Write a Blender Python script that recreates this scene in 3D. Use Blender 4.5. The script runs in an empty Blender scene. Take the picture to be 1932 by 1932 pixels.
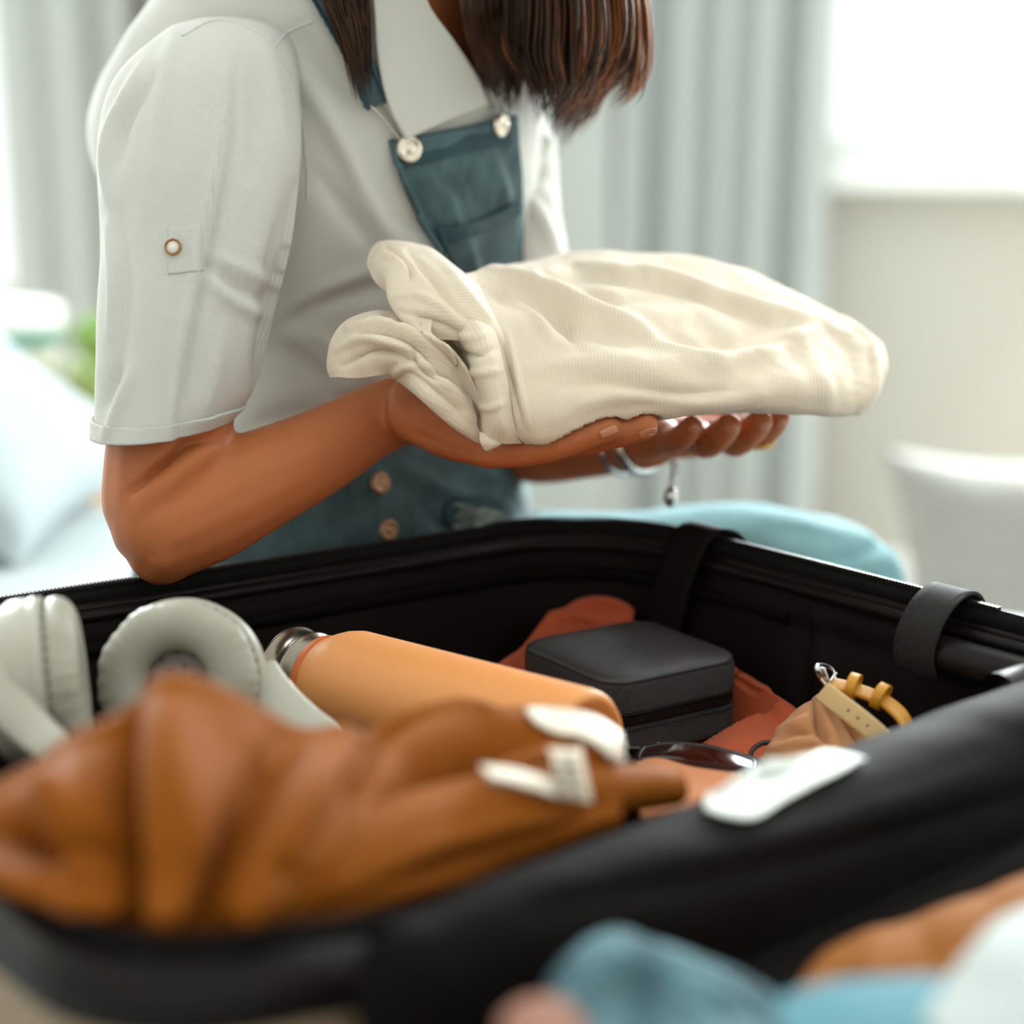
import bpy, bmesh, math, random
import numpy as np
from mathutils import Vector, Matrix
from mathutils.bvhtree import BVHTree

random.seed(7); RNG = np.random.RandomState(11)
SC = bpy.context.scene
COL = SC.collection

# ------------------------------------------------------------------ camera
IMG = 1932.0
FPX = 3400.0                      # focal length in pixels of the 1932 px frame
PITCH = math.radians(12.5)        # looking down
CAMZ = 0.47                       # metres above the top of the bed (z = 0)
cam_d = bpy.data.cameras.new('camera'); cam = bpy.data.objects.new('camera', cam_d); COL.objects.link(cam)
cam.location = (0, 0, CAMZ); cam.rotation_euler = (math.pi/2 - PITCH, 0, 0)
cam_d.sensor_width = 36; cam_d.sensor_fit = 'HORIZONTAL'; cam_d.lens = FPX/IMG*36
cam_d.clip_start = 0.02; cam_d.clip_end = 200
cam_d.dof.use_dof = True; cam_d.dof.focus_distance = 1.165; cam_d.dof.aperture_fstop = cam_d.lens/29.0
SC.camera = cam

# ------------------------------------------------------------------ sky, daylight, exposure
SC.view_settings.view_transform = 'Standard'; SC.view_settings.look = 'None'
SC.view_settings.gamma = 1.0; SC.view_settings.exposure = 0.48; SC.view_settings.use_curve_mapping = False
wd = bpy.data.worlds.new('overcast_sky'); SC.world = wd; wd.use_nodes = True
bg = wd.node_tree.nodes['Background']; bg.inputs[0].default_value = (0.93, 1.0, 0.975, 1); bg.inputs[1].default_value = 1.05

def area(name, loc, rot, sx, sy, power, col=(1, 1, 1)):
    l = bpy.data.lights.new(name, 'AREA'); l.shape = 'RECTANGLE'; l.size = sx; l.size_y = sy; l.energy = power; l.color = col
    o = bpy.data.objects.new(name, l); COL.objects.link(o); o.location = loc; o.rotation_euler = rot
    return o
# daylight that comes in through the two windows of the far wall
area('window_daylight', (1.25, 3.62, 0.95), (math.radians(-78), 0, math.radians(12)), 1.3, 1.2, 150, (0.93, 1, 1.0))
area('window_daylight_two', (-1.55, 3.62, 0.75), (math.radians(-78), 0, math.radians(-18)), 1.0, 1.7, 115, (0.93, 1, 1.0))

# ------------------------------------------------------------------ pixel <-> world
cp, sp_ = math.cos(PITCH), math.sin(PITCH)
VR = np.array([1., 0, 0]); VF = np.array([0, cp, -sp_]); VU = np.array([0, sp_, cp]); CO = np.array([0, 0, CAMZ])
def W(x, y, z):
    return CO + z*(VF + VR*((x-966)/FPX) - VU*((y-966)/FPX))
def WA(a):
    a = np.asarray(a, float)
    return CO + a[..., 2:3]*(VF + VR*((a[..., 0:1]-966)/FPX) - VU*((a[..., 1:2]-966)/FPX))
def PZ(x, y, h):
    d = VF + VR*((x-966)/FPX) - VU*((y-966)/FPX)
    return CO + d*((h-CAMZ)/d[2])
def PJ(v):
    q = np.asarray(v, float) - CO
    z = q@VF
    return np.stack([966+FPX*(q@VR)/z, 966-FPX*(q@VU)/z, z], -1)

# ------------------------------------------------------------------ mesh helpers
def cr(P, n, closed=False):
    P = np.asarray(P, float); k = len(P)
    if closed:
        t = np.linspace(0, k, n, endpoint=False)
    else:
        t = np.linspace(0, k-1, n)
        P = np.concatenate([2*P[:1]-P[1:2], P, 2*P[-1:]-P[-2:-1]])
    i = np.floor(t).astype(int)
    if not closed: i = np.minimum(i, k-2)
    f = (t-i).reshape((-1,)+(1,)*(P.ndim-1))
    if closed: p0, p1, p2, p3 = P[(i-1) % k], P[i % k], P[(i+1) % k], P[(i+2) % k]
    else: p0, p1, p2, p3 = P[i], P[i+1], P[i+2], P[i+3]
    return 0.5*((2*p1)+(-p0+p2)*f+(2*p0-5*p1+4*p2-p3)*f*f+(-p0+3*p1-3*p2+p3)*f**3)

def resample(P, n):
    P = np.asarray(P, float); d = np.r_[0, np.cumsum(np.linalg.norm(np.diff(P, axis=0), axis=1))]
    t = np.linspace(0, d[-1], n)
    return np.stack([np.interp(t, d, P[:, k]) for k in range(P.shape[1])], -1)

def gridpts(ctrl, nu, nv, cu=False, cv=False):
    g = cr(np.asarray(ctrl, float), nu, cu)
    return np.swapaxes(cr(np.swapaxes(g, 0, 1), nv, cv), 0, 1)

def grid_faces(nu, nv, cu=False, cv=False, base=0):
    f = []
    for i in range(nu if cu else nu-1):
        i2 = (i+1) % nu
        for j in range(nv if cv else nv-1):
            j2 = (j+1) % nv
            f.append((base+i*nv+j, base+i2*nv+j, base+i2*nv+j2, base+i*nv+j2))
    return f

def vnormals(V, F):
    V = np.asarray(V); N = np.zeros_like(V)
    Fq = np.array([f if len(f) == 4 else (f[0], f[1], f[2], f[2]) for f in F])
    n = np.cross(V[Fq[:, 2]]-V[Fq[:, 0]], V[Fq[:, 3]]-V[Fq[:, 1]])
    t = np.all(Fq[:, 2:3] == Fq[:, 3:4], axis=1)
    n[t] = np.cross(V[Fq[t, 1]]-V[Fq[t, 0]], V[Fq[t, 2]]-V[Fq[t, 0]])
    for k in range(4): np.add.at(N, Fq[:, k], n)
    return N/np.maximum(np.linalg.norm(N, axis=1, keepdims=True), 1e-12)

def wnoise(V, scale, seed=0, octaves=3):
    r = np.random.RandomState(seed); out = np.zeros(len(V)); amp = 1.0; s = scale
    for o in range(octaves):
        for k in range(5):
            d = r.normal(size=3); d /= np.linalg.norm(d)
            e = r.normal(size=3); e /= np.linalg.norm(e)
            out += amp*np.sin(V@d*s + r.rand()*6.28 + 1.3*np.sin(V@e*s*.7+r.rand()*6.28))/3
        amp *= .5; s *= 2.1
    return out

def creases(V, F, lines, front=True):
    """push vertices along their normals near polylines given in photograph pixels: (points, width_px, amplitude_m)"""
    N = vnormals(V, F); q = PJ(V)[:, :2]
    view = V-CO; facing = (np.einsum('ij,ij->i', N, view) < 0) if front else np.ones(len(V), bool)
    fm = facing.mean()
    if front and (fm < .25 or (fm < .75 and np.einsum('ij,ij->', N, V-V.mean(0)) < 0)): N = -N; facing = ~facing
    D = np.zeros(len(V))
    for pts, w, a in lines:
        pts = cr(np.asarray(pts, float), max(2, 8*len(pts))) if len(pts) > 2 else np.asarray(pts, float)
        best = np.full(len(V), 1e9); bt = np.zeros(len(V))
        for k in range(len(pts)-1):
            A, B = pts[k], pts[k+1]; ab = B-A; L = max(ab@ab, 1e-9)
            t = np.clip(((q-A)@ab)/L, 0, 1); d = np.linalg.norm(q-A-t[:, None]*ab, axis=1)
            m = d < best; best[m] = d[m]; bt[m] = (k+t[m])/(len(pts)-1)
        taper = np.sin(np.pi*np.clip(bt*.9+.05, 0, 1))**.6
        D += a*taper*np.exp(-(best/w)**2)
    D[~facing] = 0
    return V+N*D[:, None]

def base_of(o):
    loc = np.zeros(3)
    while o is not None:
        loc = loc+np.array(o.location); o = o.parent
    return loc

def tag(o, label=None, cat=None, group=None, kind=None):
    if label: o['label'] = label
    if cat: o['category'] = cat
    if group: o['group'] = group
    if kind: o['kind'] = kind
    return o

def thing(name, label, cat, loc, group=None, kind=None):
    o = bpy.data.objects.new(name, None); COL.objects.link(o); o.location = tuple(map(float, loc)); o.empty_display_size = .03
    return tag(o, label, cat, group, kind)

def mob(name, V, F, mat, parent=None, smooth=True, solid=0, offset=0, sub=0, bevel=0, uv=None, local=False, crease_ang=None):
    V = np.asarray(V, float)
    if local: org = np.zeros(3)
    elif parent is not None: org = base_of(parent)
    else: org = np.array([(V[:, 0].min()+V[:, 0].max())/2, (V[:, 1].min()+V[:, 1].max())/2, V[:, 2].min()])
    me = bpy.data.meshes.new(name); me.from_pydata([tuple(v) for v in (V-org)], [], F)
    if uv is not None:
        ul = me.uv_layers.new(name='UVMap'); li = np.zeros(len(me.loops), int); me.loops.foreach_get('vertex_index', li)
        ul.data.foreach_set('uv', np.asarray(uv, float)[li].ravel())
    me.materials.append(mat); me.update()
    if smooth: me.polygons.foreach_set('use_smooth', [True]*len(me.polygons))
    o = bpy.data.objects.new(name, me); COL.objects.link(o)
    if parent is not None: o.parent = parent
    elif not local: o.location = tuple(org)
    if solid:
        m = o.modifiers.new('thick', 'SOLIDIFY'); m.thickness = solid; m.offset = offset
    if bevel:
        m = o.modifiers.new('bev', 'BEVEL'); m.width = bevel; m.segments = 2; m.limit_method = 'ANGLE'
    if sub:
        m = o.modifiers.new('sub', 'SUBSURF'); m.levels = sub; m.render_levels = sub
    return o

def grid_uv(G):
    nu, nv = G.shape[:2]
    u = np.r_[0, np.cumsum(np.linalg.norm(np.diff(G, axis=0), axis=2).mean(1))]
    v = np.r_[0, np.cumsum(np.linalg.norm(np.diff(G, axis=1), axis=2).mean(0))]
    return np.stack(np.meshgrid(u, v, indexing='ij'), -1).reshape(-1, 2)

def gob(name, G, mat, parent=None, cu=False, cv=False, cap=False, lines=None, noise=None, post=None, **k):
    nu, nv = G.shape[:2]; V = G.reshape(-1, 3).copy(); F = grid_faces(nu, nv, cu, cv); uv = grid_uv(G)
    if noise:
        for (sc, am, sd) in noise: V = V+vnormals(V, F)*(wnoise(V, sc, sd)*am)[:, None]
    if lines: V = creases(V, F, lines)
    if post: V = post(V)
    if cap:
        for i in ((0, nu-1) if cv else ()):
            c = V[i*nv:(i+1)*nv].mean(0); V = np.vstack([V, c]); uv = np.vstack([uv, uv[i*nv]])
            for j in range(nv):
                a, b = i*nv+j, i*nv+(j+1) % nv
                F.append((b, a, len(V)-1) if i else (a, b, len(V)-1))
    o = mob(name, V, F, mat, parent, uv=uv, **k)
    return o, V, F

def frames(P):
    P = np.asarray(P, float); T = np.gradient(P, axis=0); T /= np.linalg.norm(T, axis=1, keepdims=True)
    n = np.cross(T[0], [0, 0, 1.]);
    if np.linalg.norm(n) < 1e-3: n = np.cross(T[0], [0, 1., 0])
    n /= np.linalg.norm(n); Ns = [n]
    for k in range(1, len(P)):
        n = Ns[-1]-T[k]*(Ns[-1]@T[k]); n /= max(np.linalg.norm(n), 1e-9); Ns.append(n)
    N = np.array(Ns); return T, N, np.cross(T, N)

def tube(P, r, n=12, flat=1.0, cap=True, up=None):
    P = np.asarray(P, float); r = np.broadcast_to(np.asarray(r, float), (len(P),))
    T, N, B = frames(P)
    if up is not None:
        B = np.asarray(up, float)-T*(T@np.asarray(up, float))[:, None]; B /= np.linalg.norm(B, axis=1, keepdims=True); N = np.cross(B, T)
    a = np.linspace(0, 2*np.pi, n, endpoint=False)
    V = P[:, None]+r[:, None, None]*(np.cos(a)[None, :, None]*N[:, None]+flat*np.sin(a)[None, :, None]*B[:, None])
    V = V.reshape(-1, 3); F = grid_faces(len(P), n, False, True)
    if cap:
        F.append(tuple(range(n))[::-1]); F.append(tuple(range((len(P)-1)*n, len(P)*n)))
    return V, F

def capsule(chain, n=14, m=5):
    """closed sphere-swept chain: list of (point, radius)"""
    P = np.array([c[0] for c in chain], float); R = np.array([c[1] for c in chain], float)
    d0 = P[0]-P[1]; d0 /= np.linalg.norm(d0); d1 = P[-1]-P[-2]; d1 /= np.linalg.norm(d1)
    k = 4
    Q = cr(P, (len(P)-1)*k+1); RR = np.interp(np.linspace(0, len(P)-1, len(Q)), range(len(P)), R)
    th = np.linspace(np.pi/2, 0, m+1)[:-1]
    pre = [(P[0]+d0*R[0]*math.sin(t), max(R[0]*math.cos(t), 1e-4)) for t in th]
    post = [(P[-1]+d1*R[-1]*math.sin(t), max(R[-1]*math.cos(t), 1e-4)) for t in th[::-1]]
    PP = np.array([p for p, _ in pre]+list(Q)+[p for p, _ in post]); RR = np.array([r for _, r in pre]+list(RR)+[r for _, r in post])
    return tube(PP, RR, n)

def ellipsoid(c, ax, n=24, m=16):
    c = np.asarray(c, float); ax = np.asarray(ax, float)
    if ax.ndim == 1: ax = np.diag(ax)
    th = np.linspace(0.02, np.pi-.02, m); ph = np.linspace(0, 2*np.pi, n, endpoint=False)
    V = np.array([[math.sin(t)*math.cos(p), math.sin(t)*math.sin(p), math.cos(t)] for t in th for p in ph])@ax+c
    F = grid_faces(m, n, False, True); F.append(tuple(range(n))[::-1]); F.append(tuple(range((m-1)*n, m*n)))
    return V, F

def join(parts):
    V = []; F = []; b = 0
    for v, f in parts:
        V.append(np.asarray(v)); F += [tuple(i+b for i in q) for q in f]; b += len(v)
    return np.vstack(V), F

def box(c, s, rot=None):
    c = np.asarray(c, float); s = np.asarray(s, float)/2
    V = np.array([[x, y, z] for x in (-1, 1) for y in (-1, 1) for z in (-1, 1)], float)*s
    if rot is not None: V = V@np.asarray(rot).T
    return V+c, [(0, 1, 3, 2), (4, 6, 7, 5), (0, 4, 5, 1), (2, 3, 7, 6), (0, 2, 6, 4), (1, 5, 7, 3)]

def lathe(prof, n=48):
    """profile of (radius, height) around +z"""
    pr = np.asarray(prof, float); a = np.linspace(0, 2*np.pi, n, endpoint=False)
    V = np.stack([pr[:, 0:1]*np.cos(a), pr[:, 0:1]*np.sin(a), np.repeat(pr[:, 1:2], n, 1)], -1).reshape(-1, 3)
    return V, grid_faces(len(pr), n, False, True)

def remesh(V, F, voxel, smooth=4, fac=.5):
    me = bpy.data.meshes.new('tmp'); me.from_pydata([tuple(v) for v in V], [], F); me.update()
    bm = bmesh.new(); bm.from_mesh(me); bmesh.ops.recalc_face_normals(bm, faces=bm.faces); bm.to_mesh(me); bm.free()
    o = bpy.data.objects.new('tmp', me); COL.objects.link(o)
    m = o.modifiers.new('r', 'REMESH'); m.mode = 'VOXEL'; m.voxel_size = voxel
    if smooth:
        s = o.modifiers.new('s', 'SMOOTH'); s.iterations = smooth; s.factor = fac
    dg = bpy.context.evaluated_depsgraph_get(); dg.update()
    e = bpy.data.meshes.new_from_object(o.evaluated_get(dg))
    Vn = np.zeros(len(e.vertices)*3); e.vertices.foreach_get('co', Vn); Vn = Vn.reshape(-1, 3)
    Fn = [tuple(p.vertices) for p in e.polygons]
    bpy.data.objects.remove(o); bpy.data.meshes.remove(me); bpy.data.meshes.remove(e)
    return Vn, Fn

def bvh(*meshes):
    V, F = join(meshes)
    return BVHTree.FromPolygons([Vector(v) for v in V], F)
def hit(tree, x, y):
    d = VF + VR*((x-966)/FPX) - VU*((y-966)/FPX); d = Vector(d).normalized()
    p, n, i, dist = tree.ray_cast(Vector(CO), d)
    if p is None: return None
    n = np.array(n); n = n if n@np.array(d) < 0 else -n
    return np.array(p), n
def drape(tree, pts, off):
    """pixels -> points on a surface, lifted by off towards its outside; gaps filled from neighbours"""
    sh = np.asarray(pts, float).shape[:-1]; q = np.asarray(pts, float).reshape(-1, 2); out = np.full((len(q), 3), np.nan)
    zz = np.full(len(q), np.nan)
    for k, (x, y) in enumerate(q):
        h = hit(tree, x, y)
        if h: out[k] = h[0]+h[1]*off; zz[k] = (h[0]-CO)@VF
    bad = np.isnan(zz)
    if bad.any():
        good = np.where(~bad)[0]
        for k in np.where(bad)[0]:
            j = good[np.argmin(((q[good]-q[k])**2).sum(1))]; out[k] = W(q[k, 0], q[k, 1], zz[j]-off)
    return out.reshape(sh+(3,))

def lift_over(tree, V, gap=.0018):
    """cloth resting on a body: any vertex inside it is raised to its upper surface"""
    V = V.copy(); up = Vector((0, 0, 1)); r = .0045
    ofs = [(0, 0)]+[(r*math.cos(a), r*math.sin(a)) for a in np.linspace(0, 2*np.pi, 8, endpoint=False)]
    near = [k for k in range(len(V)) if tree.find_nearest(Vector(V[k]), .03)[0] is not None]
    for k in near:
        top = None
        for dx, dy in ofs:
            q = Vector(V[k])+Vector((dx, dy, 0))
            for _ in range(4):
                p, n, i, d = tree.ray_cast(q, up, .035)
                if p is None: break
                top = max(top or -9, p.z); q = p+up*1e-4
        if top is not None: V[k, 2] = max(V[k, 2], top+gap)
    return V

# ------------------------------------------------------------------ materials
def lin(h):
    h = h.lstrip('#'); c = [int(h[i:i+2], 16)/255 for i in (0, 2, 4)]
    return tuple((x/12.92 if x <= .04045 else ((x+.055)/1.055)**2.4) for x in c)+(1,)

def mat(name, col, rough=.6, metal=0, spec=.5, weave=None, bump=None, var=None, sheen=0, sss=0, sss_r=(.02, .01, .006), coat=0, trans=0, alpha=1, twotone=None, emit=0, ior=1.45, transl=0):
    m = bpy.data.materials.new(name); m.use_nodes = True; nt = m.node_tree; N = nt.nodes; L = nt.links
    b = N['Principled BSDF']; c = lin(col) if isinstance(col, str) else tuple(col)+(1,)
    b.inputs['Base Color'].default_value = c; b.inputs['Roughness'].default_value = rough; b.inputs['Metallic'].default_value = metal
    b.inputs['Specular IOR Level'].default_value = spec; b.inputs['IOR'].default_value = ior
    if sheen: b.inputs['Sheen Weight'].default_value = sheen; b.inputs['Sheen Roughness'].default_value = .4
    if sss: b.inputs['Subsurface Weight'].default_value = sss; b.inputs['Subsurface Radius'].default_value = sss_r; b.inputs['Subsurface Scale'].default_value = .6
    if coat: b.inputs['Coat Weight'].default_value = coat; b.inputs['Coat Roughness'].default_value = .15
    if trans: b.inputs['Transmission Weight'].default_value = trans
    if alpha < 1: b.inputs['Alpha'].default_value = alpha
    tc = N.new('ShaderNodeTexCoord'); csock = None
    def noise(scale, detail=4, coord='Object', rough_=.55):
        n = N.new('ShaderNodeTexNoise'); n.inputs['Scale'].default_value = scale; n.inputs['Detail'].default_value = detail; n.inputs['Roughness'].default_value = rough_
        L.new(tc.outputs[coord], n.inputs['Vector']); return n
    if var or twotone:
        vs, va = var if var else (8, .0)
        c2 = lin(twotone) if twotone else tuple(max(0, x*(1-va)) for x in c[:3])+(1,)
        c1 = c if twotone else tuple(min(1, x*(1+va)) for x in c[:3])+(1,)
        n = noise(vs); r = N.new('ShaderNodeValToRGB'); r.color_ramp.elements[0].position = .35; r.color_ramp.elements[1].position = .65
        r.color_ramp.elements[0].color = c1; r.color_ramp.elements[1].color = c2
        L.new(n.outputs['Fac'], r.inputs['Fac']); csock = r.outputs['Color']
    prev = None
    def addbump(h, strength, dist):
        nonlocal prev
        bn = N.new('ShaderNodeBump'); bn.inputs['Strength'].default_value = strength; bn.inputs['Distance'].default_value = dist
        L.new(h, bn.inputs['Height'])
        if prev: L.new(prev, bn.inputs['Normal'])
        prev = bn.outputs['Normal']
    if weave:
        # coord, threads per metre along u, along v, bump strength, colour contrast, irregularity
        co, su, sv, st, cc, dist = weave
        outs = []
        for ax, s in (('X', su), ('Y', sv)):
            if not s: continue
            w = N.new('ShaderNodeTexWave'); w.wave_type = 'BANDS'; w.bands_direction = ax if ax in 'XY' else 'Z'
            w.inputs['Scale'].default_value = s*.314; w.inputs['Distortion'].default_value = dist; w.inputs['Detail'].default_value = 1; w.inputs['Detail Scale'].default_value = .6
            L.new(tc.outputs[co], w.inputs['Vector']); outs.append(w.outputs['Fac'])
        h = outs[0]
        if len(outs) > 1:
            mx = N.new('ShaderNodeMath'); mx.operation = 'ADD'; L.new(outs[0], mx.inputs[0]); L.new(outs[1], mx.inputs[1]); h = mx.outputs[0]
        addbump(h, st, .0006)
        if cc:
            mr = N.new('ShaderNodeMapRange'); mr.inputs['From Max'].default_value = float(len(outs)); mr.inputs['To Min'].default_value = 1-cc; mr.inputs['To Max'].default_value = 1.0
            L.new(h, mr.inputs['Value'])
            mm = N.new('ShaderNodeMix'); mm.data_type = 'RGBA'; mm.blend_type = 'MULTIPLY'; mm.inputs['Factor'].default_value = 1
            if csock: L.new(csock, mm.inputs[6])
            else: mm.inputs[6].default_value = c
            L.new(mr.outputs[0], mm.inputs[7]); csock = mm.outputs[2]
    if bump:
        for (s, st, d) in bump: addbump(noise(s).outputs['Fac'], st, d)
    if csock: L.new(csock, b.inputs['Base Color'])
    if prev: L.new(prev, b.inputs['Normal'])
    if transl:
        # thin cloth that lets some daylight through
        t = N.new('ShaderNodeBsdfTranslucent'); ms = N.new('ShaderNodeMixShader'); ms.inputs[0].default_value = transl
        if csock: L.new(csock, t.inputs['Color'])
        else: t.inputs['Color'].default_value = c
        if prev: L.new(prev, t.inputs['Normal'])
        L.new(b.outputs[0], ms.inputs[1]); L.new(t.outputs[0], ms.inputs[2]); L.new(ms.outputs[0], N['Material Output'].inputs['Surface'])
    return m

MT = dict(
    wall=mat('wall_paint', '#d0cdc6', .8, bump=[(60, .08, .002)]),
    white_gloss=mat('white_gloss_paint', '#f2f6f4', .35),
    wall_back=mat('far_wall_paint', '#bbb8b0', .8, bump=[(60, .08, .002)]),
    ceiling=mat('ceiling_paint', '#f2f3f1', .9),
    floor=mat('floor_boards', '#b9b4aa', .5, var=(5, .08)),
    curtain=mat('curtain_linen', '#c2c7c7', .85, weave=('Object', 900, 900, .15, .04, .4), transl=.22),
    sheet=mat('white_bed_linen', '#adb6b8', .8, bump=[(25, .15, .01)]),
    pillow=mat('white_pillow_cotton', '#a3adb1', .8, bump=[(18, .15, .01)]),
    wood=mat('pale_wood', '#c79a6c', .5, weave=('Object', 40, 0, .05, .15, 5)),
    ceramic=mat('speckled_ceramic', '#dcd9cb', .35, var=(90, .08)),
    teal=mat('teal_plastic', '#4f9c8c', .4),
    plastic=mat('white_plastic', '#f1f5f2', .35),
    green_glass=mat('green_glass', '#a9c27d', .15, trans=.35, ior=1.3),
    leaf=mat('succulent_leaf', '#9cc26a', .5, var=(40, .15), transl=.2),
    orange_wax=mat('orange_wax', '#d2773b', .5, sss=.2),
    woven=mat('pale_woven_cotton', '#94938f', .9, weave=('Object', 60, 60, .6, .12, .6)),
    # suitcase
    shell=mat('tan_shell_plastic', '#8d7660', .45, bump=[(200, .1, .001)]),
    lining=mat('black_lining', '#140d0d', .7, spec=.12, bump=[(35, .25, .004), (900, .2, .0004)]),
    rim=mat('black_rubber_trim', '#140e0e', .4, spec=.2),
    hinge=mat('black_hinge_nylon', '#0b0707', .72, spec=.10, bump=[(1500, .2, .0003)]),
    teeth=mat('black_zip_teeth', '#1d1817', .45, spec=.3),
    webbing=mat('black_webbing', '#1f1b1a', .7, weave=('UV', 900, 500, .9, .35, .2)),
    label=mat('white_cloth_label', '#eef2f1', .7, bump=[(60, .3, .003)]),
    # person
    skin=mat('skin', '#b0673e', .5, spec=.35, var=(9, .10), bump=[(420, .12, .0008), (1800, .1, .0003)], sss=.12),
    nail=mat('fingernail', '#b97a5b', .25, spec=.6),
    shirt=mat('white_cotton_slub', '#e6e6e1', .85, weave=('UV', 950, 950, .38, .11, 1.2), transl=.22),
    denim=mat('blue_denim', '#4a646b', .85, var=(34, .30), weave=('UV', 1700, 0, .5, .22, .5), bump=[(70, .3, .003)]),
    denim_dark=mat('dark_denim_trim', '#334f59', .85, var=(45, .2), weave=('UV', 1700, 0, .5, .2, .5)),
    denim_lit=mat('window_lit_denim', '#6c949c', .85, var=(14, .12), bump=[(300, .2, .001)]),
    fray=mat('frayed_denim_threads', '#8a948f', .9, bump=[(300, .6, .002)], var=(80, .4)),
    button=mat('silver_button', '#d8cfc4', .25, metal=1),
    brass=mat('copper_stud', '#a98468', .35, metal=.8),
    amber=mat('amber_ring', '#a9713a', .4),
    shell_white=mat('white_shell_button', '#e9e4dc', .3),
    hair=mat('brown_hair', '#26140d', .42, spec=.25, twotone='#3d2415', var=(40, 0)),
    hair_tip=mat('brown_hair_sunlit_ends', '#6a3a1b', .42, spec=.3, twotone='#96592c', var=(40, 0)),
    gold=mat('gold', '#d6a85c', .22, metal=1),
    silver=mat('silver', '#cfd4d6', .2, metal=1),
    # things
    cream=mat('cream_pinstripe_cotton', '#f0e0cd', .88, weave=('UV', 420, 1400, .35, .10, .35), bump=[(90, .25, .002)], transl=.14, sheen=.15),
    boxtop=mat('black_leatherette', '#323133', .5, bump=[(900, .12, .0005)]),
    boxside=mat('black_saffiano', '#47484c', .42, spec=.6, weave=('UV', 900, 900, 1.0, .8, 0)),
    boxgap=mat('black_zip_tape', '#121214', .8, spec=.2),
    stitch=mat('black_stitch', '#0d0d0f', .7),
    peach=mat('peach_powder_coat', '#e69a5c', .5, spec=.35, bump=[(1600, .05, .0003)]),
    peach_ring=mat('orange_silicone_ring', '#cf6a2c', .55),
    steel=mat('brushed_steel', '#8d8377', .28, metal=1, weave=('Object', 0, 4000, .05, .05, 2)),
    hp_pad=mat('grey_leatherette', '#a5a296', .42, spec=.45, bump=[(700, .08, .0005)]),
    hp_shell=mat('warm_white_plastic', '#b3b0a5', .38),
    hp_cloth=mat('grey_speaker_cloth', '#8d8783', .85),
    hp_dot=mat('dark_speaker_hole', '#5c5856', .8),
    mustard=mat('mustard_jersey', '#854709', .75, spec=.15, bump=[(900, .1, .0006)]),
    pale_cloth=mat('pale_satin', '#eadfd0', .4),
    ink=mat('black_print', '#3a3430', .7),
    terracotta=mat('terracotta_cotton', '#b4502c', .75, bump=[(1400, .25, .0005)], sheen=.1),
    peach_stripe=mat('peach_striped_knit', '#bd7850', .85, spec=.12, weave=('UV', 260, 0, .5, .25, .3)),
    sock=mat('tan_rib_knit', '#d8945f', .9, weave=('UV', 700, 0, 1.0, .38, .3), bump=[(600, .4, .001)], sheen=.2),
    strap=mat('mustard_leather_strap', '#c98a22', .45, bump=[(500, .15, .0006)]),
    strap_in=mat('cream_suede_strap_lining', '#c9a877', .7, bump=[(700, .2, .0006)]),
    lens=mat('burgundy_lens', '#3a1210', .08, spec=.8, trans=.55),
    black_plastic=mat('black_gloss_plastic', '#120d0d', .2, spec=.6),
    cord=mat('corduroy_mustard', '#8f5208', .8, spec=.12, weave=('UV', 90, 0, .8, .25, .6), bump=[(60, .2, .004)]),
    white_knit=mat('white_jersey', '#b4bcbc', .8, bump=[(30, .2, .005)]),
    jeans=mat('faded_streaked_denim', '#6a8d97', .85, spec=.12, twotone='#273c46', var=(34, 0), bump=[(80, .5, .004)]),
    blue_jersey=mat('blue_jersey', '#4f7f8d', .8, spec=.12),
    peach_cloth=mat('peach_cloth', '#8a6152', .8, spec=.12),
    grey_tab=mat('grey_nylon_tab', '#4a4644', .6),
    outside=mat('pale_roof_outside', '#9fb0ad', .9),
    glass=mat('clear_glass', '#ffffff', .0, trans=1, ior=1.02, spec=0),
)
# ------------------------------------------------------------------ the room
FLOOR = -0.56; WALLY = 3.85; CEIL = 2.0
WROT = math.radians(-4)
def wallp(x, d, z):      # a point on the far wall: x along it, d in front of it
    c, s = math.cos(WROT), math.sin(WROT)
    return np.array([x*c+d*s, WALLY+x*s-d*c, z])
RW = np.array([[math.cos(WROT), -math.sin(WROT), 0], [math.sin(WROT), math.cos(WROT), 0], [0, 0, 1]])
def wbox(x0, x1, z0, z1, d0, d1):
    return box(wallp((x0+x1)/2, (d0+d1)/2, (z0+z1)/2), (x1-x0, abs(d1-d0), z1-z0), RW)
WIN = [(0.62, 2.5, 0.37, 1.75), (-2.3, -0.92, 0.05, 1.75)]      # x0, x1, z0, z1
wv, wf = join([wbox(-3.6, -2.3, FLOOR, CEIL, 0, -.16), wbox(-2.3, -.92, FLOOR, .05, 0, -.16), wbox(-2.3, -.92, 1.75, CEIL, 0, -.16),
               wbox(-.92, .62, FLOOR, CEIL, 0, -.16), wbox(.62, 2.5, FLOOR, .37, 0, -.16), wbox(.62, 2.5, 1.75, CEIL, 0, -.16), wbox(2.5, 3.6, FLOOR, CEIL, 0, -.16)])
tag(mob('wall_back', wv, wf, MT['wall_back'], smooth=False), 'pale grey painted wall with two bright windows', 'wall', kind='structure')
fv, ff = box((0, 2.2, FLOOR-.03), (7, 6.4, .06))
tag(mob('floor', fv, ff, MT['floor'], smooth=False), 'pale timber floor beyond the bed', 'floor', kind='structure')
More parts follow.
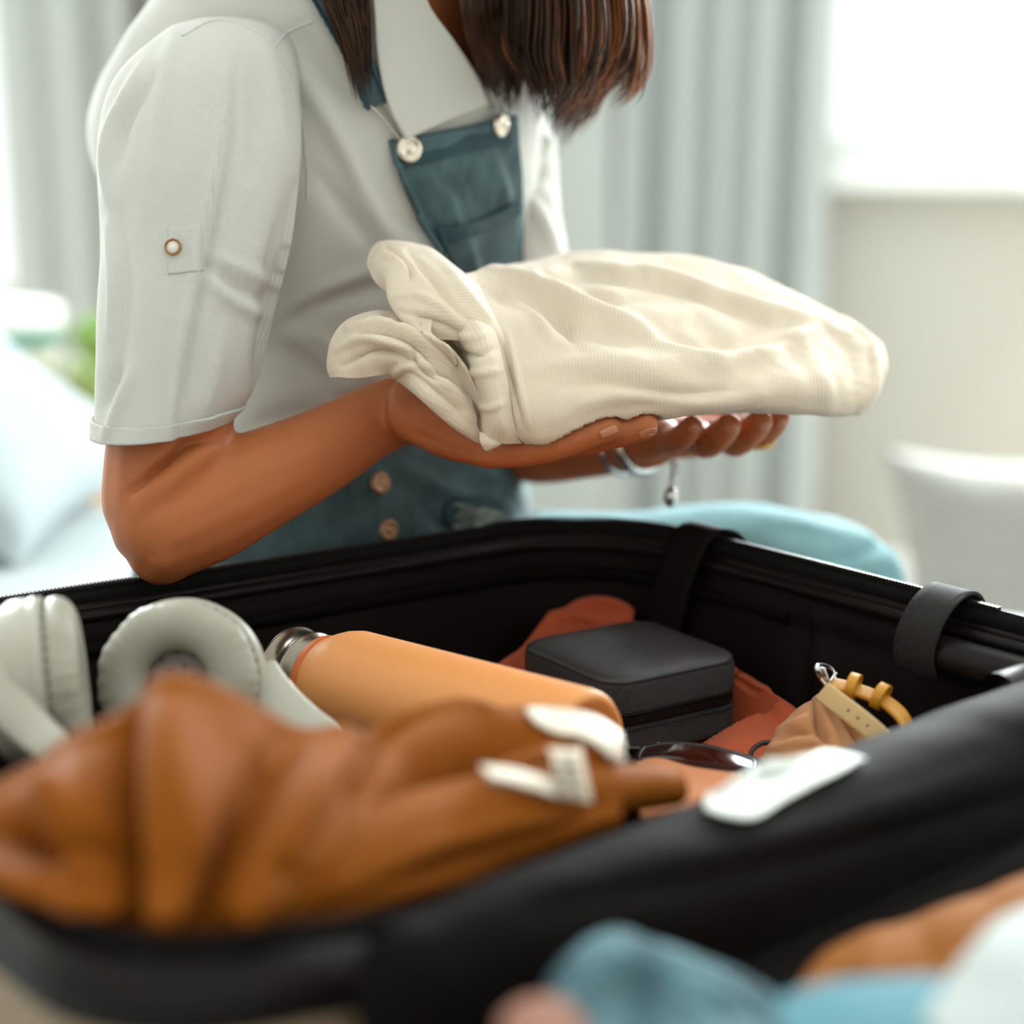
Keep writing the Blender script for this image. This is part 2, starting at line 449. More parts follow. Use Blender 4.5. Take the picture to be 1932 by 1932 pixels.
for i, (x0, x1, z0, z1) in enumerate(WIN):
    w = thing('window_%d' % (i+1), ['bright window above the white sill beside pleated curtain', 'bright window behind the bedside table and pale curtain'][i], 'window', wallp((x0+x1)/2, 0, z0), kind='structure')
    fr = [wbox(x0, x1, z0, z0+.05, -.05, -.11), wbox(x0, x1, z1-.05, z1, -.05, -.11), wbox(x0, x0+.05, z0, z1, -.05, -.11), wbox(x1-.05, x1, z0, z1, -.05, -.11)]
    mid = 1.72 if i == 0 else (x0+x1)/2
    fr.append(wbox(mid-.025, mid+.025, z0, z1, -.05, -.11))
    v, f = join(fr); mob('window_frame', v, f, MT['white_gloss'], w, smooth=False)
    for a, b in ((x0+.05, mid-.025), (mid+.025, x1-.05)):
        v, f = wbox(a, b, z0+.05, z1-.05, -.078, -.084); mob('pane', v, f, MT['glass'], w, smooth=False)
v, f = wbox(.55, 2.6, .315, .372, .07, -.05)
tag(mob('trim_1', v, f, MT['white_gloss'], smooth=False, bevel=.008), 'white window sill board under the bright window', 'window sill', kind='structure')
v, f = wbox(-2.35, -.87, .0, .05, .06, -.05)
tag(mob('trim_2', v, f, MT['white_gloss'], smooth=False, bevel=.008), 'white window sill behind the bedside table', 'window sill', kind='structure')
v, f = join([wbox(-3.6, 3.6, FLOOR, FLOOR+.1, .015, 0)])
tag(mob('baseboard_back', v, f, MT['white_gloss'], smooth=False), 'white skirting along the far wall', 'baseboard', kind='structure')
# a pale roof edge outside, just to be made out through the overexposed pane
v, f = join([box(W(1715, 88, 30), (1.15, .9, .11)), box(W(1760, 88, 30)+np.array([0, 0, -2.6]), (.03, .03, 5.2))])
tag(mob('neighbouring_roof', v, f, MT['outside'], smooth=False), 'faint pale roof edge seen through the bright window', 'roof')

for nm, c_, s_, lb in (('ceiling', (0, 1.2, CEIL+.03), (7.2, 6.4, .06), 'white ceiling'), ('wall_left', (-3.2, 1.2, (CEIL+FLOOR)/2), (.1, 6.4, CEIL-FLOOR), 'pale painted side wall by the bedside table'), ('wall_right', (3.2, 1.2, (CEIL+FLOOR)/2), (.1, 6.4, CEIL-FLOOR), 'pale painted side wall opposite the bedside table'), ('wall_front', (0, -1.9, (CEIL+FLOOR)/2), (6.4, .1, CEIL-FLOOR), 'pale painted wall facing the windows')):
    v, f = box(c_, s_); tag(mob(nm, v, f, MT['ceiling' if nm == 'ceiling' else 'wall'], smooth=False), lb, nm.split('_')[0], kind='structure')
# curtains: folded cloth hung from a rail
def curtain(name, label, x0, x1, d, folds, amp, zt=1.9, zb=FLOOR+.02, seed=0, lean=0.0, flare=.0):
    r = np.random.RandomState(seed); n = int(folds*26); m = 26
    t = np.linspace(0, 1, n); ph = 2*np.pi*folds*(t+.02*np.sin(9*t+seed)+.012*np.sin(23*t))
    a = amp*(.75+.35*np.sin(5.1*t+seed)); G = np.zeros((m, n, 3))
    for i in range(m):
        s = i/(m-1); z = zt+(zb-zt)*s
        w = .86+.14*s
        sh = np.tanh(1.4*np.sin(ph+.25*np.sin(3*s+t*7)))
        for j in range(n):
            x = x0+(x1-x0)*t[j]+lean*(s-.4)+flare*(s-.4)*(t[j]-.5)
            G[i, j] = wallp(x+.25*a[j]*math.cos(2*ph[j])*w, d+a[j]*sh[j]*w, z)
    o, V, F = gob(name, G, MT['curtain'], solid=.0015)
    return tag(o, label, 'curtain')
curtain('curtain', 'pale grey pleated curtain beside the window with white sill', .235, .64, .12, 4.6, .05, seed=2, lean=-.03, flare=.03)
curtain('curtain', 'wide nearly flat grey curtain behind the sitting person', -.71, .215, .17, 3.2, .022, seed=5)
curtain('curtain', 'pale curtain hanging behind the jar and plant', -1.05, -.76, .13, 2.4, .045, seed=9, lean=.03)

# ------------------------------------------------------------------ bed
EB = np.array([.891, -.454]); NB = np.array([.454, .891])         # far long edge direction, away from camera
def bedp(a, b, z): return np.array([EB[0]*a+NB[0]*b, 1.97+EB[1]*a+NB[1]*b, z])
bed = thing('bed', 'wide bed with white linen under the suitcase', 'bed', bedp(.2, -.8, FLOOR))
def slab(a0, a1, b0, b1, z0, z1, nu=60, nv=60, r=.05, amp=.004, seed=1):
    u = np.linspace(0, 1, nu); v = np.linspace(0, 1, nv); parts = []
    G = np.zeros((nu, nv+6, 3))
    ring = []
    top = np.array([[bedp(a0+(a1-a0)*x, b0+(b1-b0)*y, z1) for y in v] for x in u])
    P = top.reshape(-1, 3)
    ed = np.minimum.outer(np.minimum(u, 1-u)*(a1-a0), np.ones(nv)*9); ed = np.minimum(ed, np.minimum(v, 1-v)[None, :]*(b1-b0)).reshape(-1)
    dz = np.where(ed < r, r-np.sqrt(np.maximum(r*r-(r-ed)**2, 0)), 0)
    P[:, 2] -= dz; P[:, 2] += wnoise(P, 9, seed)*amp*np.clip(ed/r, 0, 1)
    F = grid_faces(nu, nv)
    idx = [i*nv for i in range(nu)]+[(nu-1)*nv+j for j in range(1, nv)]+[i*nv+nv-1 for i in range(nu-2, -1, -1)]+[j for j in range(nv-2, 0, -1)]
    b = len(P); low = P[idx].copy(); low[:, 2] = z0; P = np.vstack([P, low]); k = len(idx)
    for i in range(k): F.append((idx[i], b+i, b+(i+1) % k, idx[(i+1) % k]))
    F.append(tuple(range(b, b+k)))
    return P, F
v, f = slab(-1.0, 1.4, -1.75, 0, -.22, -.004); mob('mattress', v, f, MT['sheet'], bed)
v, f = slab(-1.02, 1.42, -1.77, .02, FLOOR+.1, -.22, r=.02, amp=0, nu=8, nv=8); mob('bed_base', v, f, MT['woven'], bed)
for a, b in ((-.9, -.1), (1.3, -.1), (-.9, -1.6), (1.3, -1.6)):
    v, f = box(bedp(a, b, FLOOR+.05), (.06, .06, .1)); mob('leg', v, f, MT['wood'], bed, smooth=False)

def cushion(name, label, cat, c, ex, ey, ez, mt, n=36, pinch=.12, group=None, noise=.006, sd=3, parent=None):
    """a stuffed cushion: half-extents as three vectors, pointed corners"""
    ex, ey, ez, c = map(lambda q: np.asarray(q, float), (ex, ey, ez, c)); V = []; F = []
    for sgn in (1, -1):
        u = np.linspace(-1, 1, n); U, Vv = np.meshgrid(u, u, indexing='ij')
        h = sgn*np.maximum((1-U**4)*(1-Vv**4), 0)**.5
        px = U*(1-pinch*(1-Vv**2)); py = Vv*(1-pinch*(1-U**2))
        P = c+px[..., None]*ex+py[..., None]*ey+h[..., None]*ez
        b = len(V)*n*n; V.append(P.reshape(-1, 3)); ff = grid_faces(n, n, base=b); F += ff if sgn > 0 else [q[::-1] for q in ff]
    V = np.vstack(V); V = V+(wnoise(V, 14, sd)*noise)[:, None]*(ez/np.linalg.norm(ez))
    o = mob(name, V, F, mt, parent)
    if parent is None: tag(o, label, cat, group)
    return o
# the pillow that leans at the head end of the bed
pc = W(40, 870, 1.95)
pl = cushion('pillow', 'plump white pillow leaning on the bed behind the elbow', 'pillow', np.array([-.662, 2.06, .150]), (.17, .0, -.138), (.02, .23, .0), (.042, 0, .05), MT['pillow'], pinch=.08, noise=.008)

# ------------------------------------------------------------------ bedside table and what stands on it
tz = .006
tb = thing('bedside_table', 'pale wooden bedside table behind the pillow', 'table', (-.86, 2.72, FLOOR))
v, f = box((-.86, 2.72, tz-.02), (.58, .42, .04)); mob('table_top', v, f, MT['wood'], tb, smooth=False, bevel=.006)
for sx in (-1, 1):
    for sy in (-1, 1):
        v, f = box((-.86+sx*.24, 2.72+sy*.16, (FLOOR+tz-.04)/2), (.04, .04, tz-.04-FLOOR)); mob('leg', v, f, MT['wood'], tb, smooth=False)
v, f = box((-.86, 2.72, tz-.10), (.46, .30, .12)); mob('drawer', v, f, MT['wood'], tb, smooth=False)
def lathe_at(prof, loc, n=40):
    v, f = lathe(prof, n); return v+np.asarray(loc), f
jx = np.array([-.752, 2.68, tz])
jar = thing('storage_jar', 'speckled pale jar with white lid and teal band on bedside table', 'jar', jx)
v, f = lathe_at([(0, 0), (.066, 0), (.072, .006), (.072, .125), (.066, .132), (0, .132)], jx); mob('jar_body', v, f, MT['ceramic'], jar)
v, f = lathe_at([(.0, .130), (.076, .130), (.078, .134), (.078, .148), (.076, .151), (0, .151)], jx); mob('lid_band', v, f, MT['teal'], jar)
v, f = lathe_at([(0, .150), (.080, .150), (.083, .154), (.083, .180), (.078, .186), (0, .186)], jx); mob('lid', v, f, MT['plastic'], jar)
px_ = np.array([-.610, 2.66, tz])
pot = thing('potted_succulent', 'small green plant in a pale green glass pot beside the shirt sleeve', 'plant', px_)
v, f = lathe_at([(0, 0), (.040, 0), (.046, .01), (.05, .05), (.05, .075), (.053, .078), (.05, .081), (.05, .108), (.046, .11), (.044, .10), (.04, .02), (0, .012)], px_); mob('pot', v, f, MT['green_glass'], pot)
v, f = lathe_at([(0, .10), (.043, .10), (.043, .06), (0, .06)], px_); mob('soil', v, f, MT['orange_wax'], pot)
for k in range(26):
    a = k*2.4; t = .2+.8*(k/26); base = px_+np.array([.012*math.cos(a), .012*math.sin(a), .10])
    tip = px_+np.array([.052*t*math.cos(a), .052*t*math.sin(a), .10+.085*(1.05-.55*t)])
    P = cr([base, base*.4+tip*.6+np.array([0, 0, .012]), tip], 8)
    v, f = tube(P, np.array([.004, .008, .011, .012, .011, .009, .006, .001]), 8, flat=.45); mob('leaf', v, f, MT['leaf'], pot)
cx_ = np.array([-.678, 2.60, tz])
v, f = lathe_at([(0, 0), (.028, 0), (.03, .003), (.03, .06), (.027, .063), (.012, .058), (0, .058)], cx_)
cd = thing('candle', 'short orange candle between the jar and the plant pot', 'candle', cx_)
mob('wax', v, f, MT['orange_wax'], cd)
v, f = tube(cx_+np.array([[0, 0, .055], [.001, 0, .065], [.003, 0, .072]]), .0012, 6); mob('wick', v, f, MT['ink'], cd)

# ------------------------------------------------------------------ the seat with a woven cushion by the far wall
oc = np.array([.98, 3.05, FLOOR])
ot = thing('ottoman', 'low pale fabric ottoman below the window wall', 'ottoman', oc)
v, f = box(oc+np.array([0, 0, .08]), (.62, .5, .085)); mob('seat', v, f, MT['woven'], ot, smooth=False, bevel=.03)
for sx in (-1, 1):
    for sy in (-1, 1):
        v, f = box(oc+np.array([sx*.25, sy*.19, .02]), (.04, .04, .04)); mob('leg', v, f, MT['wood'], ot, smooth=False)
cushion('cushion', 'pale woven cushion standing on the low ottoman', 'cushion', W(1905, 1060, 2.95), (.19, .02, -.015), (-.02, .05, .17), (0, -.07, .02), MT['woven'], pinch=.10, sd=8)
# ------------------------------------------------------------------ suitcase
RZ = .16
CC, CQ, CN, CM = [np.array(q) for q in ((.064, 1.372), (-.458, 1.009), (-.133, .607), (.338, 1.033))]
def rounded(cs, rs, n=14):
    out = []; k = len(cs)
    for i in range(k):
        a, b, c = cs[i-1], cs[i], cs[(i+1) % k]; r = rs[i]
        d1 = (a-b)/np.linalg.norm(a-b); d2 = (c-b)/np.linalg.norm(c-b)
        ang = math.acos(np.clip(d1@d2, -1, 1)); t = r/math.tan(ang/2)
        p1, p2 = b+d1*t, b+d2*t; cen = b+(d1+d2)/np.linalg.norm(d1+d2)*r/math.sin(ang/2)
        a1 = math.atan2(*(p1-cen)[::-1]); a2 = math.atan2(*(p2-cen)[::-1]); da = (a2-a1+math.pi) % (2*math.pi)-math.pi
        out += [cen+r*np.array([math.cos(a1+da*s), math.sin(a1+da*s)]) for s in np.linspace(0, 1, n)]
    return np.array(out)
rim2 = rounded([CC, CM, CN, CQ], [.10, .018, .065, .10])           # clockwise seen from above
def densify(P, step):
    Q = np.vstack([P, P[:1]]); L = np.linalg.norm(np.diff(Q, axis=0), axis=1).sum(); return resample(Q, int(L/step)+1)[:-1]
rim2 = densify(rim2, .006); NR = len(rim2)
tan2 = np.roll(rim2, -1, 0)-np.roll(rim2, 1, 0); tan2 /= np.linalg.norm(tan2, axis=1, keepdims=True)
out2 = np.stack([-tan2[:, 1], tan2[:, 0]], -1)                    # outward
if ((rim2-rim2.mean(0))*out2).sum() < 0: out2 = -out2
HN_ = np.array([(CM-CN)[1], -(CM-CN)[0]])/np.linalg.norm(CM-CN)
near_drop = .026*np.clip(1-np.abs((rim2-CN)@HN_)/.022, 0, 1)**.7*np.clip(((rim2-CN)@((CM-CN)/np.linalg.norm(CM-CN))-.06)/.12, 0, 1)
def ring(off, z, P=rim2, O=out2):
    if P is rim2: z = np.broadcast_to(z, (len(P),))-near_drop*np.clip((np.broadcast_to(z, (len(P),))-.06)/.06, 0, 1)
    q = P+O*np.broadcast_to(off, (len(P),))[:, None]; return np.column_stack([q, np.broadcast_to(z, (len(P),))])
sc = thing('suitcase', 'open tan hard-shell suitcase with black lining lying on the bed', 'suitcase', (*rim2.mean(0), 0))
def rings_obj(name, spec, mt, parent, bottom=False, close=False, noise=None, lines=None, **k):
    G = np.array([ring(o_, z_) for o_, z_ in spec]); V = G.reshape(-1, 3); F = grid_faces(len(spec), NR, close, True)
    if bottom: F = F+[tuple(range((len(spec)-1)*NR, len(spec)*NR))]
    if noise:
        for (s, am, sd) in noise: V = V+vnormals(V, F)*(wnoise(V, s, sd)*am)[:, None]
    if lines: V = creases(V, F, lines, front=False)
    return mob(name, V, F, mt, parent, uv=grid_uv(G), **k)
rings_obj('shell', [(.004, .150), (.011, .146), (.013, .135), (.014, .09), (.012, .045), (.004, .018), (-.012, .004), (-.03, .001)], MT['shell'], sc, bottom=True)
prof = [(.002, .150), (-.004, .142), (-.006, .134), (-.005, .126), (-.009, .118), (-.012, .105), (-.014, .09), (-.016, .075), (-.018, .06), (-.022, .045), (-.03, .032), (-.045, .024)]
rings_obj('lining', prof, MT['lining'], sc, bottom=True, noise=[(28, .0022, 4), (60, .001, 6)],
          lines=[([(1530, 1160), (1520, 1230), (1515, 1330)], 9, -.006), ([(1555, 1150), (1545, 1230), (1540, 1300)], 12, .004),
                 ([(1100, 1080), (1300, 1120), (1600, 1180), (1750, 1230)], 14, .004), ([(300, 1180), (700, 1110), (1000, 1070)], 14, .003)])
rings_obj('rim_trim', [(.010, .128), (.017, .130), (.018, .145), (.012, .156), (.004, .158), (.000, .152), (.004, .146)], MT['rim'], sc, close=True)
# glossy piping just inside the rim
pv = ring(-.002, .149); v, f = tube(np.vstack([pv, pv[:2]]), .0045, 8, cap=False); mob('piping', v, f, MT['rim'], sc)
# zip tape standing on the rim, and its teeth
zo = .005+.0015*np.sin(np.arange(NR)*.05); ztop = .1665+.0012*np.sin(np.arange(NR)*.031)
v, f = join([(np.array([ring(zo*.6, .156), ring(zo, ztop)]).reshape(-1, 3), grid_faces(2, NR, False, True))])
mob('zipper_tape', v, f, MT['boxgap'], sc, solid=.0012)
dense = resample(np.vstack([ring(zo, ztop), ring(zo, ztop)[:1]]), 800)[:-1]
T = np.roll(dense, -1, 0)-np.roll(dense, 1, 0); T /= np.linalg.norm(T, axis=1, keepdims=True)
parts = []
for k in range(len(dense)):
    if dense[k, 1] < .8 or abs((dense[k, :2]-CN)@HN_) < .06: continue
    t = T[k]; nrm = np.array([-t[1], t[0], 0]); R3 = np.stack([t, nrm, [0, 0, 1]], 1)
    parts.append(box(dense[k]+np.array([0, 0, .0006]), (.0017, .0042, .0026), R3))
v, f = join(parts); o = mob('zipper_teeth', v, f, MT['teeth'], sc, smooth=False); o['kind'] = 'stuff'

far = np.where(rim2[:, 1] > .98)[0]
rp = PJ(ring(0, RZ))
def rim_at(px):
    c = [i for i in far if rp[i, 1] < 1300]; return min(c, key=lambda i: abs(rp[i, 0]-px))
def on_rim(i, off, z, along=0):
    p = rim2[i]+tan2[i]*along+out2[i]*off; return np.array([p[0], p[1], z])
def band(i, prof, w, slant=0):
    G = np.array([[on_rim(i, o_, z_, s*w/2+slant*k) for s in np.linspace(-1, 1, 7)] for k, (o_, z_) in enumerate(prof)])
    return gridpts(G, 34, 7)
G = band(rim_at(1795), [(-.027, .124), (-.032, .136), (-.029, .152), (-.016, .167), (.000, .174), (.012, .171), (.020, .158), (.022, .135)], .031)
gob('elastic_strap', G, MT['webbing'], sc, solid=.0022)
G = band(rim_at(1275), [(-.0265, .070), (-.0235, .09), (-.021, .112), (-.018, .138), (-.006, .168), (.008, .174), (.021, .165), (.023, .14)], .036, slant=.005)
gob('elastic_strap', G, MT['lining'], sc, solid=.0022)
i0 = rim_at(1835); tp = [on_rim((i0+k) % NR, -.018, .137) for k in range(-2, 22)]
v, f = tube(np.array(tp), .0125, 16); mob('handle_tube', v, f, MT['rim'], sc)
i1 = rim_at(1010); tp = [on_rim((i1+k) % NR, -.006, .128) for k in range(-95, 40)]
v, f = tube(np.array(tp), .006, 10); mob('lining_piping', v, f, MT['hinge'], sc)

def inside_case(V, m=.027, zmax=.17):
    """keep packed cloth off the case walls"""
    V = V.copy()
    for k in range(len(V)):
        if V[k, 2] > zmax: continue
        i = int(np.argmin(((rim2-V[k, :2])**2).sum(1))); off = (V[k, :2]-rim2[i])@out2[i]
        if off > -m: V[k, :2] -= out2[i]*(off+m)
    return V
# the hinge: soft black cloth running over the near long wall into the other half
HU = (CM-CN)/np.linalg.norm(CM-CN); HV = np.array([HU[1], -HU[0]])     # along, towards the camera
def hp(s, v_, z): p = CN+HU*s+HV*v_; return np.array([p[0], p[1], z])
hprof = [(-.060, .080), (-.034, .110), (-.018, .134), (.000, .148), (.020, .152), (.040, .146), (.054, .130), (.060, .108), (.062, .098), (.072, .098), (.084, .086), (.094, .060), (.110, .030), (.135, .016)]
G = np.array([[hp(s, v_*(.55+.45*min(1, max(0, (s-.06)/.22))), z+(-.012 if s < .1 else 0)) for s in np.linspace(.075, .72, 26)] for v_, z in hprof])
G = gridpts(G, 70, 120)
o, hV, hF = gob('hinge_cloth', G, MT['hinge'], sc, solid=.003, noise=[(14, .002, 3), (45, .0006, 8)],
                lines=[([(1300, 1640), (1600, 1560), (1932, 1440)], 30, .004), ([(1000, 1720), (1400, 1640), (1932, 1500)], 22, -.004)])
HT = bvh((hV, hF))
# white label sewn on the hinge cloth
lp = np.array([[(1330, 1540), (1345, 1500), (1400, 1462), (1450, 1432)], [(1365, 1552), (1400, 1510), (1450, 1470), (1505, 1428)], [(1420, 1556), (1470, 1510), (1520, 1470), (1560, 1430)], [(1480, 1520), (1530, 1490), (1570, 1460), (1605, 1438)], [(1560, 1478), (1590, 1466), (1615, 1452), (1632, 1446)]], float)
G = gridpts(drape(HT, gridpts(lp, 5, 6), .004), 30, 30)
gob('sewn_label', G, MT['label'], sc, solid=.0012)
# the other half of the case: a shallow tray with its own rim, towards the camera
lc = [hp(.08, .07, 0)[:2], hp(.70, .07, 0)[:2], hp(.70, .50, 0)[:2], hp(.08, .50, 0)[:2]]
lr = densify(rounded([np.array(q) for q in lc], [.04, .04, .09, .09]), .01); lt = np.roll(lr, -1, 0)-np.roll(lr, 1, 0); lt /= np.linalg.norm(lt, axis=1, keepdims=True)
lo = np.stack([-lt[:, 1], lt[:, 0]], -1); lo = lo if ((lr-lr.mean(0))*lo).sum() > 0 else -lo
spec = [(-.05, .012), (-.025, .018), (-.012, .05), (-.006, .085), (.0, .093), (.008, .093), (.012, .085), (.012, .04), (.004, .012), (-.02, .001)]
G = np.array([ring(o_, z_, lr, lo) for o_, z_ in spec]); n = len(lr); V = G.reshape(-1, 3); F = grid_faces(len(spec), n, False, True)
mob('lid_tray', V, F+[tuple(range(n))[::-1], tuple(range((len(spec)-1)*n, len(spec)*n))], MT['lining'], sc)
# ------------------------------------------------------------------ the person
SL = np.array([.535, .845, 0]); SF = np.array([.845, -.535, 0])         # her left, her front
person = thing('person', 'person in white shirt and denim dungarees sitting on the bed holding folded trousers', 'person', (-.14, 1.46, 0))

# torso: rings (z, centre x, centre y, half width, half depth)
TR = [(.668, -.066, 1.395, .056, .056), (.648, -.074, 1.402, .088, .070), (.625, -.083, 1.41, .128, .086), (.595, -.092, 1.42, .158, .100), (.55, -.104, 1.436, .172, .112),
      (.50, -.115, 1.447, .172, .122), (.45, -.124, 1.453, .167, .130), (.40, -.132, 1.458, .162, .134), (.33, -.139, 1.462, .156, .132), (.26, -.143, 1.463, .154, .128), (.19, -.146, 1.463, .160, .128), (.12, -.15, 1.463, .170, .130)]
def torso_grid(grow, zmin, zmax, nu, nv):
    g = []
    for z, cx, cy, a, b in TR:
        th = np.linspace(0, 2*np.pi, 32, endpoint=False); c, s = np.cos(th), np.sin(th)
        cs = np.sign(c)*np.abs(c)**.85; ss = np.sign(s)*np.abs(s)**.85
        hump = .070*math.exp(-((z-.47)/.085)**2)+.02
        bb = np.where(ss < 0, b+hump, b)
        g.append(np.array([cx, cy, z])+np.outer((a+grow)*cs, SL)+np.outer((bb+grow)*ss, SF))
    G = gridpts(np.array(g), 90, nv, False, True)
    zz = G[:, :, 2].mean(1); keep = (zz >= zmin-1e-6) & (zz <= zmax+1e-6)
    return gridpts(G[keep], nu, nv, False, True)

# skin ----------------------------------------------------------------
def ch(*pts): return capsule([(W(x, y, z), r) for x, y, z, r in pts])
sk = []
g = torso_grid(-.026, .12, .655, 24, 28); v = g.reshape(-1, 3); f = grid_faces(24, 28, False, True); f += [tuple(range(28))[::-1], tuple(range(23*28, 24*28))]; sk.append((v, f))
# near (her right) arm
sk.append(ch((450, 190, 1.262, .046), (400, 300, 1.235, .046), (345, 600, 1.215, .043), (318, 840, 1.20, .0415), (308, 940, 1.195, .041)))
sk.append(ch((312, 940, 1.195, .0400), (304, 990, 1.19, .0362), (300, 1016, 1.19, .0305), (304, 1036, 1.19, .0235)))
sk.append(ch((322, 985, 1.19, .037), (400, 948, 1.205, .0385), (500, 902, 1.22, .0345), (600, 854, 1.235, .0300), (690, 803, 1.25, .0258), (760, 772, 1.26, .0245), (800, 775, 1.255, .0255)))
sk.append(ch((312, 1032, 1.19, .0235), (400, 990, 1.203, .026), (500, 935, 1.218, .024)))
# near hand: palm up under the cloth, thumb tucked on the palm
def P3(*a): return W(*a)
mc = [(922, 848, 1.195), (945, 838, 1.222), (945, 828, 1.248), (930, 822, 1.272)]
for (x, y, z), wx in zip(mc, (785, 790, 790, 785)):
    sk.append(ch((wx, 780, 1.225+.02*(z-1.2)/.02*.6, .0205), ((wx+x)/2, (775+y)/2+8, (1.24+z)/2-.005, .018), (x, y, z, .0128)))
sk.append(ch((920, 846, 1.195, .0135), (985, 848, 1.178, .0120), (1045, 838, 1.166, .0116), (1105, 820, 1.160, .0105), (1148, 807, 1.160, .0095)))
sk.append(ch((945, 836, 1.222, .0122), (1060, 832, 1.190, .0118), (1130, 822, 1.178, .0114), (1180, 811, 1.170, .0108), (1216, 803, 1.166, .0098)))
sk.append(ch((945, 828, 1.248, .012), (1060, 822, 1.232, .010), (1140, 808, 1.222, .0092), (1200, 795, 1.215, .0078)))
sk.append(ch((930, 822, 1.272, .0115), (1020, 812, 1.268, .009), (1080, 800, 1.262, .0082), (1130, 792, 1.258, .007)))
sk.append(ch((790, 762, 1.228, .0225), (840, 782, 1.208, .016), (885, 800, 1.205, .0118), (930, 806, 1.212, .0105), (965, 806, 1.222, .0085)))
# far (her left) arm
sk.append(ch((962, 320, 1.515, .034), (985, 430, 1.525, .034), (970, 640, 1.535, .034), (920, 770, 1.54, .035)))
sk.append(ch((920, 780, 1.54, .036), (1000, 835, 1.49, .034), (1100, 838, 1.44, .0285), (1190, 832, 1.40, .0235), (1225, 828, 1.385, .0235)))
lm = [(1262, 826, 1.335), (1318, 824, 1.350), (1372, 820, 1.366), (1418, 812, 1.385)]
for k, (x, y, z) in enumerate(lm):
    sk.append(ch((1215, 826, 1.37+.012*k, .0185), ((1215+x)/2, 824, (1.375+.012*k+z)/2, .0165), (x, y, z, .0120)))
LT = [[(1270, 832, 1.318), (1288, 822, 1.292), (1306, 803, 1.280)], [(1332, 836, 1.322), (1356, 822, 1.292), (1376, 803, 1.280)],
      [(1388, 832, 1.335), (1414, 815, 1.305), (1434, 796, 1.292)], [(1430, 822, 1.352), (1452, 806, 1.325), (1468, 788, 1.312)]]
for k in range(4):
    a, b, c = LT[k]; s = (.88, 1, 1.03, .98)[k]
    sk.append(ch((*lm[k], .0124*s), (*a, .0120*s), (*b, .0110*s), (*c, .0097*s)))
sk.append(ch((1235, 812, 1.405, .018), (1300, 795, 1.425, .0125), (1350, 780, 1.43, .0105), (1395, 765, 1.43, .0085)))
# neck and head (above the picture, bent over her work)
nb = np.array([-.080, 1.405, .585]); hc = np.array([.015, 1.345, .765])
sk.append(capsule([(nb, .062), (nb*.55+hc*.45+np.array([-.01, .01, 0]), .054), (hc-np.array([.03, -.02, .05]), .055)]))
hx = np.array([.80, -.46, -.38]); hx /= np.linalg.norm(hx); hz = np.array([.30, -.22, .93]); hz -= hx*(hz@hx); hz /= np.linalg.norm(hz); hy = np.cross(hz, hx)
def HD(a, b, c): return hc+hx*a+hy*b+hz*c
sk.append(ellipsoid(hc, np.array([hx*.092, hy*.074, hz*.104])))
sk.append(ellipsoid(HD(.034, 0, -.052), np.array([hx*.058, hy*.056, hz*.068])))       # jaw
sk.append(ellipsoid(HD(.080, 0, -.100), np.array([hx*.020, hy*.022, hz*.018])))       # chin
sk.append(capsule([(HD(.090, 0, .008), .009), (HD(.106, 0, -.022), .012), (HD(.100, 0, -.036), .010)]))   # nose
for s in (-1, 1):
    sk.append(ellipsoid(HD(.0, s*.074, -.012), np.array([hx*.018, hy*.010, hz*.030])))  # ears
    sk.append(ellipsoid(HD(.082, s*.032, .004), np.array([hx*.012, hy*.016, hz*.009]))) # eyelids
    sk.append(capsule([(HD(.084, s*.018, .026), .006), (HD(.078, s*.046, .026), .006)], 8)) # brows
sk.append(capsule([(HD(.088, -.022, -.062), .0055), (HD(.096, 0, -.060), .0075), (HD(.088, .022, -.062), .0055)], 8))
sk.append(capsule([(HD(.086, -.018, -.072), .0055), (HD(.093, 0, -.073), .0080), (HD(.086, .018, -.072), .0055)], 8))
# legs inside the dungarees; bare feet
def WL(p): return np.array(p, float)
hipR, hipL = np.array([-.205, 1.365, .085]), np.array([-.085, 1.56, .085])
kneeR = W(1570, 1106, 1.57); kneeR[2] = .062; kneeL = np.array([-.05, 2.03, .055])
ankR = np.array([.16, 1.74, .030]); ankL = np.array([-.02, 2.13, FLOOR+.09])
sk.append(capsule([(hipR+np.array([.03, .03, .01]), .058), ((hipR+kneeR)/2+np.array([.0, .02, -.012]), .044), (kneeR, .040), ((kneeR+ankR)/2, .034), (ankR, .026)]))
sk.append(capsule([(hipL, .06), ((hipL+kneeL)/2, .055), (kneeL, .045), ((kneeL+ankL)/2, .042), (ankL, .03)]))
sk.append(capsule([(ankR, .026), (ankR+np.array([-.06, .03, -.004]), .024), (ankR+np.array([-.12, .04, -.010]), .016)]))
sk.append(capsule([(ankL, .032), (ankL+np.array([.05, .05, -.055]), .028), (ankL+np.array([.11, .09, -.072]), .018)]))
v, f = join(sk)
bV, bF = remesh(v, f, .0026, smooth=10)
